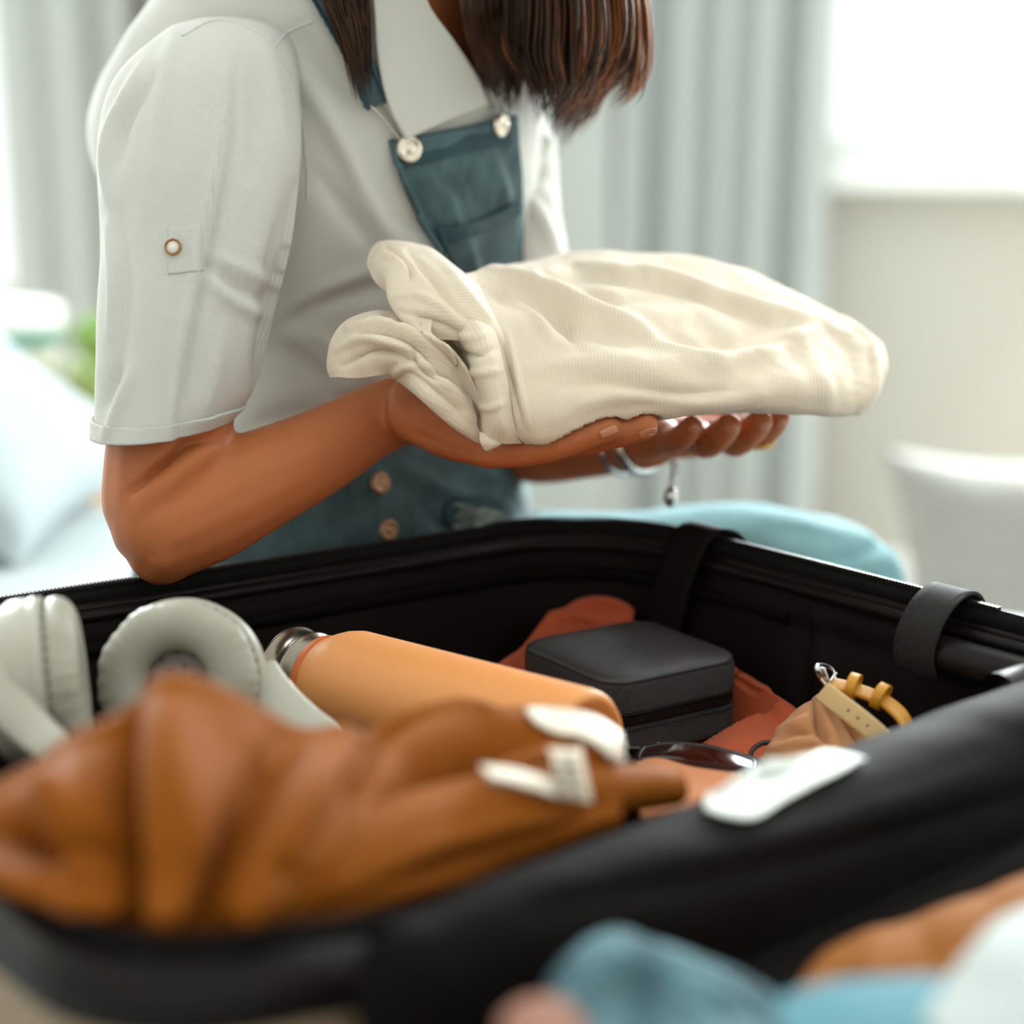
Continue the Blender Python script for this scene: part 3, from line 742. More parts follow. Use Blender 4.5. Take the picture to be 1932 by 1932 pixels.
# knuckle, wrist and elbow creases; the fold where the forearm meets the upper arm
bV = creases(bV, bF, [([(248, 925), (290, 890), (330, 856), (362, 836), (400, 828)], 8, -.011), ([(262, 960), (320, 905), (370, 868), (420, 850)], 22, .004), ([(770, 812), (800, 826), (830, 836)], 8, -.0015),
    ([(830, 838), (880, 852), (930, 848)], 9, -.0012), ([(1038, 815), (1042, 858)], 7, -.0009), ([(1100, 800), (1106, 840)], 6, -.0008), ([(905, 830), (925, 885)], 16, .0015),
    ([(1330, 820), (1342, 850)], 6, -.0008), ([(1395, 812), (1405, 845)], 6, -.0008), ([(560, 862), (640, 835), (720, 800)], 26, .0015), ([(280, 1060), (330, 1075)], 26, .004)])
body = mob('body', bV, bF, MT['skin'], person)
BT = bvh((bV, bF))
def nail(x, y, dx, dy, L, Wd):
    u = np.array([dx, dy], float); u /= np.linalg.norm(u); n_ = np.array([-u[1], u[0]])
    q = np.array([[np.array([x, y])+u*L*a+n_*Wd*b*(1-.25*a*a) for b in np.linspace(-1, 1, 5)] for a in np.linspace(-1, 1, 5)])
    gob('fingernail', gridpts(drape(BT, q, .0004), 10, 10), MT['nail'], body, solid=.0008)
nail(1148, 814, 1, -.45, 17, 8); nail(1222, 816, 1, -.35, 16, 7)
for x, y in ((1306, 806), (1376, 808), (1437, 802), (1470, 796)): nail(x+4, y+2, .95, -.35, 12, 7)

# shirt -----------------------------------------------------------------
g = torso_grid(0, .135, .664, 160, 220)
sh_lines = [([(535, 610), (600, 570), (700, 545), (790, 540)], 16, -.007), ([(540, 590), (620, 545), (720, 500)], 14, .005), ([(530, 640), (600, 690), (640, 735)], 18, -.008), ([(540, 620), (620, 650), (700, 700)], 14, .005),
            ([(600, 740), (660, 750), (720, 735)], 12, -.006), ([(560, 120), (640, 260), (720, 420), (800, 480)], 18, .008), ([(600, 330), (680, 430), (720, 480)], 16, -.006), ([(690, 440), (740, 480), (790, 500)], 22, .006),
            ([(480, 800), (560, 780), (680, 770)], 16, -.006), ([(560, 60), (620, 130), (690, 230)], 16, -.005)]
nu, nv = g.shape[:2]; tV = g.reshape(-1, 3); tF = grid_faces(nu, nv, False, True)
tV = tV+vnormals(tV, tF)*(wnoise(tV, 22, 5)*.0035)[:, None]; tV = creases(tV, tF, sh_lines)
q_ = PJ(tV); cN = vnormals(tV, tF); fc = np.einsum('ij,ij->i', cN, tV-CO) < 0
def inpoly(p, poly):
    r = np.zeros(len(p), bool); n_ = len(poly)
    for a in range(n_):
        x1, y1 = poly[a]; x2, y2 = poly[(a+1) % n_]
        c_ = ((y1 > p[:, 1]) != (y2 > p[:, 1])); r ^= c_ & (p[:, 0] < (x2-x1)*(p[:, 1]-y1)/(y2-y1+1e-9)+x1)
    return r
if fc.mean() < .3: fc = ~fc
TT0 = bvh((tV, tF))
openv = inpoly(q_[:, :2], [(720, -120), (742, 0), (822, 110), (885, 188), (925, 150), (900, 0), (890, -120)]) & (((tV-[-.1, 1.43, 0])@SF) > .02)
tF = [q for q in tF if not any(openv[k] for k in q)]
shirt = mob('shirt', tV, tF, MT['shirt'], person, uv=grid_uv(g), solid=.0014)
TT = bvh((tV, tF))

def sleeve(name, rings, n, lines, noise, cuff):
    g = []
    for x, y, hw, z, hd, tilt in rings:
        c = W(x, y, z); th = np.linspace(0, 2*np.pi, 24, endpoint=False)
        g.append(c+np.outer(np.cos(th)*hw/FPX*z, VR)+np.outer(np.sin(th)*hd, [0, 1, 0])+np.outer(np.cos(th)*tilt, [0, 0, 1]))
    G = gridpts(np.array(g), n, 150, False, True); V = G.reshape(-1, 3); F = grid_faces(n, 150, False, True)
    V = V+vnormals(V, F)*(wnoise(V, 26, noise)*.0028)[:, None]; V = creases(V, F, lines)
    o = mob(name, V, F, MT['shirt'], shirt, uv=grid_uv(G), solid=.0014)
    k = int(n*cuff); Gc = V.reshape(n, 150, 3)[k:].copy(); N = vnormals(V, F).reshape(n, 150, 3)[k:]
    c0 = Gc.mean(1, keepdims=True); d = Gc-c0; d[..., 2] = 0; d /= np.linalg.norm(d, axis=2, keepdims=True)
    Gc = Gc+d*.0022
    mob('cuff', Gc.reshape(-1, 3), grid_faces(len(Gc), 150, False, True), MT['shirt'], o, uv=grid_uv(Gc), solid=.0022)
    return o, V, F
near_lines = [([(430, 130), (410, 300), (375, 470), (335, 700), (315, 845)], 10, .0035), ([(450, 120), (430, 300), (395, 480), (352, 700), (335, 845)], 10, -.004),
    ([(390, 500), (450, 545), (520, 570)], 11, -.0035), ([(385, 520), (450, 575), (530, 600)], 12, .0035), ([(400, 480), (460, 510), (540, 540)], 10, .003), ([(490, 720), (515, 600), (530, 480), (560, 360)], 24, -.010),
    ([(270, 120), (215, 230), (200, 300), (205, 380)], 9, .005), ([(295, 140), (240, 230), (222, 320)], 10, -.005), ([(205, 420), (215, 540), (208, 640)], 8, .004), ([(230, 400), (240, 560), (222, 720)], 12, -.004),
    ([(330, 60), (300, 200), (290, 330)], 14, .003), ([(500, 80), (520, 200), (535, 330)], 18, .004), ([(470, 120), (480, 220), (470, 330)], 14, -.003), ([(250, 700), (220, 780), (205, 830)], 9, .004), ([(225, 690), (200, 770)], 8, -.004),
    ([(420, 620), (400, 720), (380, 800)], 16, .003)]
slv, sV, sF = sleeve('sleeve', [(478, 28, 30, 1.285, .025, 0), (462, 48, 95, 1.272, .052, -.004), (430, 90, 140, 1.258, .070, -.006), (396, 170, 172, 1.245, .080, -.004), (380, 300, 186, 1.230, .080, 0), (370, 450, 180, 1.220, .074, 0), (350, 600, 162, 1.210, .068, 0), (328, 740, 142, 1.202, .064, .002), (306, 806, 122, 1.20, .062, .004)], 130, near_lines, 3, .925)
sleeve('sleeve', [(935, 180, 40, 1.50, .03, 0), (950, 215, 75, 1.50, .055, 0), (962, 290, 82, 1.505, .065, 0), (968, 400, 84, 1.51, .066, 0), (978, 500, 92, 1.515, .066, 0), (980, 600, 92, 1.52, .066, 0)], 60,
       [([(960, 230), (1010, 260), (1040, 270)], 14, .008), ([(960, 300), (1000, 330), (1035, 340)], 12, -.008), ([(970, 360), (1010, 400), (1050, 480)], 14, .007)], 8, .92)
ST = bvh((sV, sF), (tV, tF))
def seam(pts, tree=None, r=.0011, off=.0006, mt='shirt', parent=None, n=60, name='seam'):
    P = drape(tree or ST, cr(np.asarray(pts, float), n), off)
    v, f = tube(P, r, 6); return mob(name, v, f, MT[mt], parent or shirt)
seam([(345, 70), (400, 42), (460, 50), (515, 90), (560, 180), (578, 300), (580, 380)])
seam([(515, 90), (545, 60), (590, 40)])
# tab with its button on the sleeve
q = np.array([[(318+a*62, 430+b*88-a*6) for a in np.linspace(0, 1, 6)] for b in np.linspace(0, 1, 6)])
tabo, _, _ = gob('sleeve_tab', gridpts(drape(ST, q, .0010), 20, 16), MT['shirt'], slv, solid=.0008)
def disc(tree, x, y, r, prof, mt, parent, name, off=0):
    h_ = None
    for q_ in range(0, 60, 4):
        h_ = h_ or hit(tree, x-q_, y+q_*.3)
    p, nrm = h_; a = np.cross(nrm, [0, 0, 1.]); a /= np.linalg.norm(a); b = np.cross(nrm, a)
    v, f = lathe([(q_*r, h_*r) for q_, h_ in prof], 32); V = p+nrm*off+v[:, :1]*a+v[:, 1:2]*b+v[:, 2:3]*nrm
    return mob(name, V, f, mt, parent)
BUT = [(0, -.2), (1, -.2), (1.0, .12), (.9, .22), (.75, .2), (.62, .1), (0, .1)]
bo = disc(ST, 328, 468, .0046, [(0, 0), (.86, 0), (.86, .22), (0, .22)], MT['shell_white'], slv, 'button', .0022)
disc(ST, 328, 468, .0054, [(.80, 0), (1, 0), (1, .26), (.94, .34), (.84, .32), (.80, .2), (.80, 0)], MT['amber'], bo, 'button_rim', .0022)

# collar: turned-down leaf lying over the chest, and the stand behind the neck
def sheet_on(tree, q, off, nu, nv): return gridpts(drape(tree, np.asarray(q, float), off), nu, nv)
cl = np.array([[(690, -60, 1.310), (735, -60, 1.322), (775, -62, 1.340)], [(694, 20, 1.300), (748, 12, 1.306), (792, 6, 1.328)], [(700, 110, 1.290), (772, 90, 1.292), (838, 76, 1.310)], [(722, 200, 1.284), (800, 170, 1.282), (880, 142, 1.298)], [(752, 262, 1.282), (828, 224, 1.280), (908, 192, 1.292)]])
gob('collar', gridpts(drape(TT0, cl[..., :2], .010), 40, 24), MT['shirt'], shirt, solid=.002, noise=[(30, .0015, 2)])
cl2 = np.array([[(850, -60, 1.40), (890, -70, 1.41), (930, -60, 1.42)], [(858, 40, 1.385), (905, 30, 1.385), (950, 30, 1.40)], [(880, 120, 1.36), (915, 130, 1.355), (965, 120, 1.375)], [(905, 195, 1.335), (935, 205, 1.338), (970, 190, 1.36)]])
gob('collar', gridpts(drape(TT0, cl2[..., :2], .012), 30, 20), MT['shirt'], shirt, solid=.002)
pk = np.array([[(800, 225), (860, 205), (915, 192)], [(800, 262), (860, 250), (925, 235)]])

# dungarees -----------------------------------------------------------------
dg = []
def ellring(c, a, b, ax1=SL, ax2=SF, n=32, p=.9):
    th = np.linspace(0, 2*np.pi, n, endpoint=False); co_, si = np.cos(th), np.sin(th)
    return c+np.outer(a*np.sign(co_)*np.abs(co_)**p, ax1)+np.outer(b*np.sign(si)*np.abs(si)**p, ax2)
rg = [ellring(np.array([-.146, 1.462, z]), a, b) for z, a, b in ((.238, .158, .136), (.205, .164, .140), (.165, .170, .143), (.12, .178, .146), (.07, .185, .152), (.02, .175, .150), (.004, .16, .14))]
v = np.vstack(rg); f = grid_faces(len(rg), 32, False, True); f += [tuple(range(32)), tuple(range((len(rg)-1)*32, len(rg)*32))[::-1]]; dg.append((v, f))
dg.append(capsule([(hipR+np.array([.05, .03, .012]), .082), (np.array([-.04, 1.485, .066]), .076), (np.array([.10, 1.505, .063]), .072), (np.array([.2, 1.53, .066]), .072), (W(1470, 1118, 1.555), .070), (W(1566, 1124, 1.57), .067)]))
dg.append(capsule([(W(1566, 1124, 1.57), .066), (np.array([.27, 1.64, .046]), .055), (np.array([.20, 1.70, .036]), .042)]))
dg.append(capsule([(hipL, .085), ((hipL+kneeL)/2, .075), (kneeL, .065), (np.array([-.03, 2.11, -.12]), .058), (np.array([-.02, 2.13, -.42]), .055)]))
v, f = join(dg); v[:, 2] = np.maximum(v[:, 2], np.where(v[:, 1] > 1.96, -9, .001))
dV, dF = remesh(v, f, .005, smooth=8)
dV = dV+vnormals(dV, dF)*(wnoise(dV, 30, 4)*.002)[:, None]
dV = creases(dV, dF, [([(640, 880), (660, 940), (650, 1030)], 7, .004), ([(690, 890), (720, 950), (712, 1030)], 7, .004), ([(760, 880), (850, 930), (960, 960)], 14, .005), ([(800, 960), (830, 985), (870, 1000)], 12, -.006), ([(880, 870), (930, 900), (985, 950)], 12, .005),
    ([(1200, 1000), (1400, 985), (1600, 975)], 22, .002), ([(1560, 1060), (1640, 1040), (1690, 1000)], 14, -.004), ([(1600, 960), (1660, 1000), (1700, 1080)], 14, .003)])
# window light painted on the thigh: same denim given a paler colour there
dung = mob('dungarees', dV, dF, MT['denim'], person)
dung.data.materials.append(MT['denim_lit'])
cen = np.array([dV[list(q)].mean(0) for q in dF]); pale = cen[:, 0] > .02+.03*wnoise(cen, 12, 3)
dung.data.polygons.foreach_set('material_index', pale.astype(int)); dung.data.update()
DT = bvh((dV, dF))
# bib, its pocket, hems, straps and buttons lie on the shirt front
bib = np.array([[(735, 268), (800, 252), (870, 238), (925, 226), (962, 216)], [(752, 340), (810, 330), (870, 318), (925, 305), (968, 296)], [(790, 420), (835, 412), (880, 402), (930, 392), (974, 384)], [(838, 490), (868, 486), (900, 480), (935, 472), (974, 462)], [(872, 560), (895, 556), (920, 552), (948, 548), (976, 540)], [(862, 680), (890, 680), (920, 676), (948, 672), (978, 668)], [(800, 800), (840, 800), (890, 800), (930, 800), (972, 800)]])
Gb = gridpts(drape(TT, bib, .006), 60, 50)
bo_, bibV, bibF = gob('bib', Gb, MT['denim'], dung, solid=.0025, noise=[(40, .0014, 7)], lines=[([(800, 330), (840, 380), (860, 430)], 14, .005), ([(780, 340), (800, 400), (830, 440)], 12, -.004), ([(930, 300), (945, 350), (955, 390)], 12, .004), ([(880, 330), (900, 380)], 14, -.003)])
PB = bvh((bibV, bibF))
q = np.array([[(738, 270), (800, 254), (870, 240), (925, 228), (960, 219)], [(752, 320), (810, 305), (870, 290), (925, 279), (962, 270)]])
gob('bib_hem', gridpts(drape(PB, q, .003), 10, 40), MT['denim_dark'], bo_, solid=.002)
q = np.array([[(812, 434), (860, 424), (920, 406), (972, 376)], [(822, 448), (862, 440), (920, 422), (974, 392)], [(845, 490), (870, 486), (930, 470), (970, 440)], [(880, 545), (895, 542), (938, 530), (962, 510)]])
gob('pocket', gridpts(drape(PB, q, .0045), 30, 30), MT['denim'], bo_, solid=.002, lines=[([(880, 440), (890, 490), (900, 520)], 10, .003)])
q = np.array([[(812, 430), (860, 420), (920, 402), (972, 372)], [(820, 452), (862, 443), (920, 425), (974, 396)]])
gob('pocket_hem', gridpts(drape(PB, q, .0065), 8, 30), MT['denim_dark'], bo_, solid=.0015)
e = cr(np.array([(733, 264), (752, 335), (788, 415), (838, 490), (880, 560)], float), 40)
for k in (0,):
    v, f = tube(drape(PB, e+np.array([5, 0]), .003), .0022, 8); mob('edge_binding', v, f, MT['denim'], bo_)
BB = [(0, -.3), (1, -.3), (1.05, .1), (.9, .3), (.7, .34), (.6, .2), (.35, .22), (0, .4)]
disc(PB, 768, 281, .0098, BB, MT['button'], bo_, 'button', .003)
disc(PB, 938, 236, .0085, BB, MT['button'], bo_, 'button', .003)
st = np.array([[(575, -30), (612, -38)], [(610, 30), (650, 20)], [(640, 90), (680, 78)], [(668, 150), (706, 135)], [(690, 205), (722, 192)]])
gob('strap', gridpts(drape(ST, gridpts(st, 9, 5), .006), 40, 12), MT['denim'], dung, solid=.0025)
for p0, p1 in (((577, -28), (692, 204)), ((608, -34), (720, 190))):
    seam([p0, (p0[0]*.66+p1[0]*.34+2, p0[1]*.66+p1[1]*.34), (p0[0]*.33+p1[0]*.67+4, p0[1]*.33+p1[1]*.67), p1], off=.0085, r=.0012, mt='denim_dark', parent=dung, name='strap_stitching')
# wire clip between the strap and the bib button
for dx in (-8, 8):
    seam([(706+dx*1.4, 196), (726+dx, 225), (745+dx*.6, 255), (764+dx*.3, 278)], off=.008, r=.0009, mt='button', parent=dung, name='strap_clip')
for x, y in ((716, 912), (731, 1000)):
    disc(DT, x, y, .0082, BB, MT['brass'], dung, 'stud', .001)
fp = np.array([[(838, 948), (880, 938), (925, 942), (962, 962)], [(836, 975), (880, 965), (930, 968), (968, 985)], [(850, 1004), (890, 1000), (935, 1002), (962, 1008)]])
fpo, _, _ = gob('frayed_patch', gridpts(drape(DT, fp, .003), 14, 24), MT['denim_dark'], dung, solid=.001, noise=[(120, .001, 2)])
for k in range(16):
    y_ = 944+k*4; x_ = 846+RNG.rand()*24
    P_ = drape(DT, np.array([(x_+q*(100-abs(k-8)*4), y_+q*14+RNG.normal()*2) for q in np.linspace(0, 1, 6)]), .0055); v, f = tube(cr(P_, 14), .0008, 5); mob('loose_thread', v, f, MT['fray'], fpo)

# jewellery -------------------------------------------------------------
def ringtube(c, ax, r, rt, flat=1.0, sq=1.0):
    ax = np.asarray(ax, float)/np.linalg.norm(ax); u = np.cross(ax, [0, 0, 1.]); u /= np.linalg.norm(u); w = np.cross(ax, u)
    a = np.linspace(0, 2*np.pi, 40); P = c+r*(np.outer(np.cos(a), u)+sq*np.outer(np.sin(a), w))
    return tube(P, rt, 8, flat=flat, cap=False)
ax = W(1225, 828, 1.385)-W(1100, 838, 1.44)
v, f = ringtube(W(1208, 828, 1.390), ax, .0246, .0052); mob('bangle', v, f, MT['silver'], body)
v, f = ringtube(W(1176, 832, 1.405), ax, .0255, .0030); mob('bangle', v, f, MT['silver'], body)
cp_ = cr(np.array([W(1262, 858, 1.372), W(1272, 880, 1.37), (W(1270, 905, 1.368)), W(1268, 922, 1.368)]), 12)
for k in range(len(cp_)-1):
    d = cp_[k+1]-cp_[k]; v, f = ringtube((cp_[k]+cp_[k+1])/2, np.cross(d, [1, .2, 0] if k % 2 else [0, 1, .3]), .0028, .0007); mob('chain_link', v, f, MT['silver'], body)
v, f = ellipsoid(W(1266, 938, 1.368), (.0055, .0055, .0085), 16, 10); mob('charm', v, f, MT['silver'], body)
fx = W(1452, 806, 1.325)-W(1430, 822, 1.352)
v, f = ringtube(W(1437, 818, 1.345), fx, .0112, .0014); rg_ = mob('finger_ring', v, f, MT['gold'], body)
for k in range(5):
    v, f = ellipsoid(W(1420+k*7, 842-abs(k-2)*2, 1.330), (.0016,)*3, 8, 6); mob('ring_bead', v, f, MT['gold'], rg_)

# hair ------------------------------------------------------------------
locks = []; tips = []
def lock(pts, r0, n=5, wob=.003, lst=None, end=.08):
    P = cr(WA(np.asarray(pts, float)), 18); ph = RNG.rand(3)*6
    s = np.linspace(0, 1, 18)
    P = P+wob*s[:, None]*np.stack([np.sin(5*s+ph[0]), np.sin(4*s+ph[1]), .3*np.sin(6*s+ph[2])], -1)
    (locks if lst is None else lst).append(tube(P, r0*np.clip(1.15-s**2.2*1.2, end, 1), n, flat=.5))
CL = [(RNG.rand(), RNG.rand()) for _ in range(34)]      # locks gather in clumps
for k in range(760):                                  # hair on her far side, hanging free from the bent head
    t, d = CL[RNG.randint(len(CL))]; sp1 = RNG.normal()*.035; t = min(1.03, max(-.02, t+sp1)); d += RNG.normal()*.06
    ct = CL[RNG.randint(len(CL))]
    x0 = 900+262*t+RNG.normal()*5; zt = 1.27+.15*d
    endy = (150+95*math.sin(math.pi*min(1, max(0, t*1.05-.02))))*(.78+.28*d)+RNG.normal()*16 if t < .93 else 150+60*RNG.rand()
    xe = 985+150*t+RNG.normal()*9+30*math.sin(7*t)
    bul = 38*math.sin(t*2.2+.2)
    lock([(x0-30, -270, zt), (x0+bul*.8, -120, zt-.01), (x0+bul+22*t, 10, zt-.015), (x0+bul*.9+26*t, endy*.55, zt-.012), ((x0+bul+20*t)*.72+xe*.28+4, endy*.84, zt-.006), ((x0+bul+10*t)*.50+xe*.50-10, endy, zt)],
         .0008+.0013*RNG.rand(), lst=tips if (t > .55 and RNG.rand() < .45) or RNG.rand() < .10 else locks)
for k in range(150):                                   # darker hair behind the collar
    t = RNG.rand()
    pp = [(880+70*t, -240, 1.33), (868+120*t, -100, 1.32)]
    for x_, y_ in ((868+125*t, 0), (880+112*t, 70), (902+85*t, 130), (930+50*t, 165+45*RNG.rand())):
        h_ = hit(TT0, x_, y_); zz_ = (h_[0]-CO)@VF if h_ else 1.34
        pp.append((x_, y_, min(zz_, 1.36)-.020-.006*RNG.rand()))
    lock(pp, .0020+.0016*RNG.rand(), wob=.002)
for k in range(120):                                   # near side, lying over the strap
    t = RNG.rand()
    pp = [(640+80*t, -230, 1.29)]
    for x_, y_ in ((606+88*t, -60), (612+84*t, 0), (640+58*t, 70), (668+30*t, 125+75*RNG.rand()*(1-.3*t))):
        h_ = hit(ST, x_, y_); zz_ = (h_[0]-CO)@VF if h_ else 1.26
        pp.append((x_, y_, zz_-.012-.006*RNG.rand()))
    lock(pp, .0010+.0012*RNG.rand(), wob=.0015)
for k in range(14):                                   # loose single strands
    t = RNG.rand()
    lock([(1120+50*t, -200, 1.3), (1160+40*t, -60, 1.3), (1195+30*t*RNG.rand(), 40, 1.3), (1200+25*RNG.rand(), 110, 1.3), (1165+40*RNG.rand(), 170+30*RNG.rand(), 1.3)], .0003, lst=tips, end=.5)
for k in range(150):                                  # over the skull
    a = RNG.rand()*2*np.pi; b = RNG.rand()
    ax_ = [HD(.05*math.cos(a)*b-.01, .05*math.sin(a)*b, .112), HD(.075*math.cos(a)-.03, .082*math.sin(a), .075), HD(.07*math.cos(a)-.045, .090*math.sin(a), .0), HD(.05*math.cos(a)-.05, .088*math.sin(a), -.07), HD(.04*math.cos(a)-.05, .085*math.sin(a), -.12)]
    if math.cos(a) > .45: ax_ = ax_[:2]+[HD(.06, .085*(1 if math.sin(a) > 0 else -1), .03), HD(.02, .09*(1 if math.sin(a) > 0 else -1), -.04)]
    P = cr(np.array(ax_), 12); locks.append(tube(P, .006*np.clip(1.2-np.linspace(0, 1, 12)**2, .1, 1), 6, flat=.5))
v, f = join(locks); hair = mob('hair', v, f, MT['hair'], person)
v, f = join(tips); mob('lighter_locks', v, f, MT['hair_tip'], hair)  # backlight painted into these locks as a lighter brown
# ------------------------------------------------------------------ the folded trousers she holds
tr = thing('folded_trousers', 'cream pinstripe cotton trousers folded and held on two hands', 'trousers', W(1250, 800, 1.25))
# main bundle: sections from the open folded end to the rounded far end; each goes around: back-top, top, shoulder, front, belly, underside, back
sec = [
 [(905, 560, 1.300), (880, 520, 1.255), (885, 560, 1.215), (925, 630, 1.180), (955, 720, 1.158), (968, 800, 1.152), (1000, 835, 1.168), (1010, 800, 1.24), (985, 700, 1.30), (940, 620, 1.315)],
 [(960, 512, 1.330), (955, 524, 1.275), (962, 575, 1.218), (985, 660, 1.176), (1000, 740, 1.150), (1018, 805, 1.146), (1042, 834, 1.165), (1050, 800, 1.25), (1020, 680, 1.32), (985, 570, 1.34)],
 [(1050, 482, 1.375), (1050, 520, 1.300), (1062, 575, 1.236), (1088, 652, 1.186), (1100, 722, 1.154), (1112, 778, 1.148), (1130, 810, 1.168), (1140, 790, 1.26), (1120, 660, 1.35), (1075, 540, 1.385)],
 [(1190, 474, 1.395), (1195, 510, 1.325), (1205, 566, 1.262), (1222, 640, 1.202), (1235, 705, 1.166), (1242, 752, 1.160), (1252, 784, 1.178), (1262, 772, 1.27), (1240, 650, 1.37), (1208, 540, 1.405)],
 [(1330, 490, 1.395), (1335, 526, 1.335), (1342, 586, 1.276), (1355, 652, 1.220), (1364, 706, 1.186), (1370, 750, 1.180), (1378, 774, 1.200), (1384, 760, 1.28), (1368, 655, 1.37), (1345, 552, 1.405)],
 [(1450, 532, 1.390), (1458, 566, 1.340), (1466, 616, 1.290), (1474, 668, 1.242), (1482, 712, 1.208), (1486, 752, 1.204), (1492, 778, 1.224), (1496, 762, 1.29), (1484, 680, 1.36), (1464, 592, 1.398)],
 [(1550, 576, 1.380), (1558, 606, 1.340), (1566, 648, 1.298), (1572, 690, 1.258), (1578, 728, 1.232), (1582, 764, 1.230), (1586, 786, 1.246), (1588, 770, 1.30), (1578, 704, 1.35), (1562, 628, 1.385)],
 [(1628, 622, 1.365), (1636, 642, 1.338), (1644, 672, 1.306), (1646, 704, 1.276), (1642, 736, 1.258), (1634, 766, 1.258), (1628, 780, 1.272), (1632, 762, 1.31), (1640, 712, 1.345), (1636, 656, 1.368)],
 [(1664, 650, 1.345), (1670, 662, 1.330), (1674, 680, 1.310), (1672, 702, 1.294), (1662, 728, 1.284), (1650, 748, 1.284), (1644, 756, 1.294), (1648, 742, 1.315), (1662, 706, 1.335), (1668, 668, 1.348)]]
G = gridpts(WA(np.array(sec)), 260, 170, False, True)
FL = [ # (points, width px, height m): seams, ridges, hollows
 ([(868, 512), (940, 520), (1030, 545), (1110, 585), (1200, 625), (1290, 675), (1370, 700)], 14, 0.0087), ([(900, 540), (1000, 575), (1090, 625), (1170, 650)], 18, -0.0072),
 ([(1010, 520), (1090, 506), (1190, 512), (1270, 528), (1360, 560), (1470, 592), (1570, 622), (1640, 660)], 10, 0.0072), ([(1030, 532), (1110, 522), (1200, 530), (1290, 550), (1400, 590), (1480, 615)], 12, -0.0072),
 ([(1200, 640), (1290, 650), (1380, 640), (1440, 612)], 16, -0.0058), ([(1250, 690), (1350, 690), (1430, 672), (1510, 640), (1560, 610)], 16, 0.0072), ([(1170, 590), (1250, 600), (1330, 590)], 18, 0.0043),
 ([(1310, 620), (1400, 640), (1480, 660), (1540, 700)], 16, -0.0058), ([(1000, 700), (1080, 690), (1200, 700), (1300, 720)], 16, 0.0043), ([(1060, 730), (1150, 722), (1260, 745), (1380, 735)], 12, -0.0036), ([(1100, 760), (1200, 745), (1330, 760), (1450, 745)], 12, 0.0029),
 ([(960, 560), (1010, 590), (1040, 640)], 13, 0.0058), ([(1000, 555), (1060, 600), (1090, 660)], 12, -0.0051), ([(1090, 540), (1150, 570), (1230, 560)], 12, -0.0043), ([(1490, 640), (1540, 690), (1560, 760)], 16, 0.0043), ([(1540, 600), (1600, 660), (1612, 740)], 14, -0.0043),
 ([(1590, 600), (1640, 650), (1650, 720), (1620, 770)], 7, 0.0043), ([(1400, 540), (1480, 570), (1560, 600)], 12, 0.0043), ([(1060, 640), (1180, 680), (1280, 690)], 22, 0.0043), ([(945, 640), (965, 720), (985, 800)], 6, -0.0026), ([(957, 630), (978, 715), (998, 800)], 6, 0.0023)]
nu, nv = G.shape[:2]; V = G.reshape(-1, 3); F = grid_faces(nu, nv, False, True)
V = V+vnormals(V, F)*(wnoise(V, 30, 21)*.0022+wnoise(V, 75, 23)*.0009)[:, None]; V = lift_over(BT, creases(V, F, FL))
uvg = grid_uv(G); c = V[(nu-1)*nv:].mean(0); V = np.vstack([V, c]); uvg = np.vstack([uvg, uvg[-1]])
F += [((nu-1)*nv+j, (nu-1)*nv+(j+1) % nv, len(V)-1) for j in range(nv)]
mob('outer_fold', V, F, MT['cream'], tr, uv=uvg, solid=.0018)
def layer(name, ctrl, nu=60, nv=90, lines=None, sd=1, solid=.0022, na=.0014):
    G = gridpts(WA(np.array(ctrl)), nu, nv); return gob(name, G, MT['cream'], tr, solid=solid, noise=[(45, na, sd), (110, na*.35, sd+1)], lines=lines, post=lambda q: lift_over(BT, q))
# waistband end standing up at the top of the open end, gathered round its drawstring casing
layer('waistband', [[(872, 514, 1.262), (822, 478, 1.262), (770, 458, 1.250), (716, 456, 1.235), (694, 490, 1.215), (706, 526, 1.198), (742, 556, 1.185), (800, 588, 1.172)],
                    [(900, 540, 1.225), (858, 515, 1.215), (806, 492, 1.205), (756, 482, 1.200), (728, 506, 1.190), (732, 540, 1.182), (762, 572, 1.172), (815, 606, 1.160)],
                    [(925, 590, 1.200), (890, 560, 1.190), (846, 540, 1.180), (800, 530, 1.176), (760, 535, 1.172), (738, 560, 1.168), (758, 600, 1.162), (815, 630, 1.154)],
                    [(948, 640, 1.180), (920, 615, 1.174), (884, 600, 1.166), (846, 592, 1.160), (806, 590, 1.158), (782, 600, 1.156), (800, 632, 1.152), (845, 655, 1.148)],
                    [(958, 690, 1.178), (932, 668, 1.174), (898, 650, 1.170), (862, 642, 1.166), (826, 640, 1.166), (806, 644, 1.166), (822, 664, 1.164), (862, 690, 1.162)]], nu=60, nv=110, sd=4,
      lines=[([(700, 500), (730, 485), (775, 500)], 7, .003), ([(730, 470), (770, 500), (775, 530)], 6, -.004), ([(800, 470), (840, 510), (880, 560), (920, 600)], 8, .004), ([(770, 480), (810, 520), (850, 570), (890, 610)], 8, -.004), ([(745, 560), (790, 560), (850, 590)], 7, .003), ([(760, 590), (820, 605), (890, 640)], 7, -.0035)])
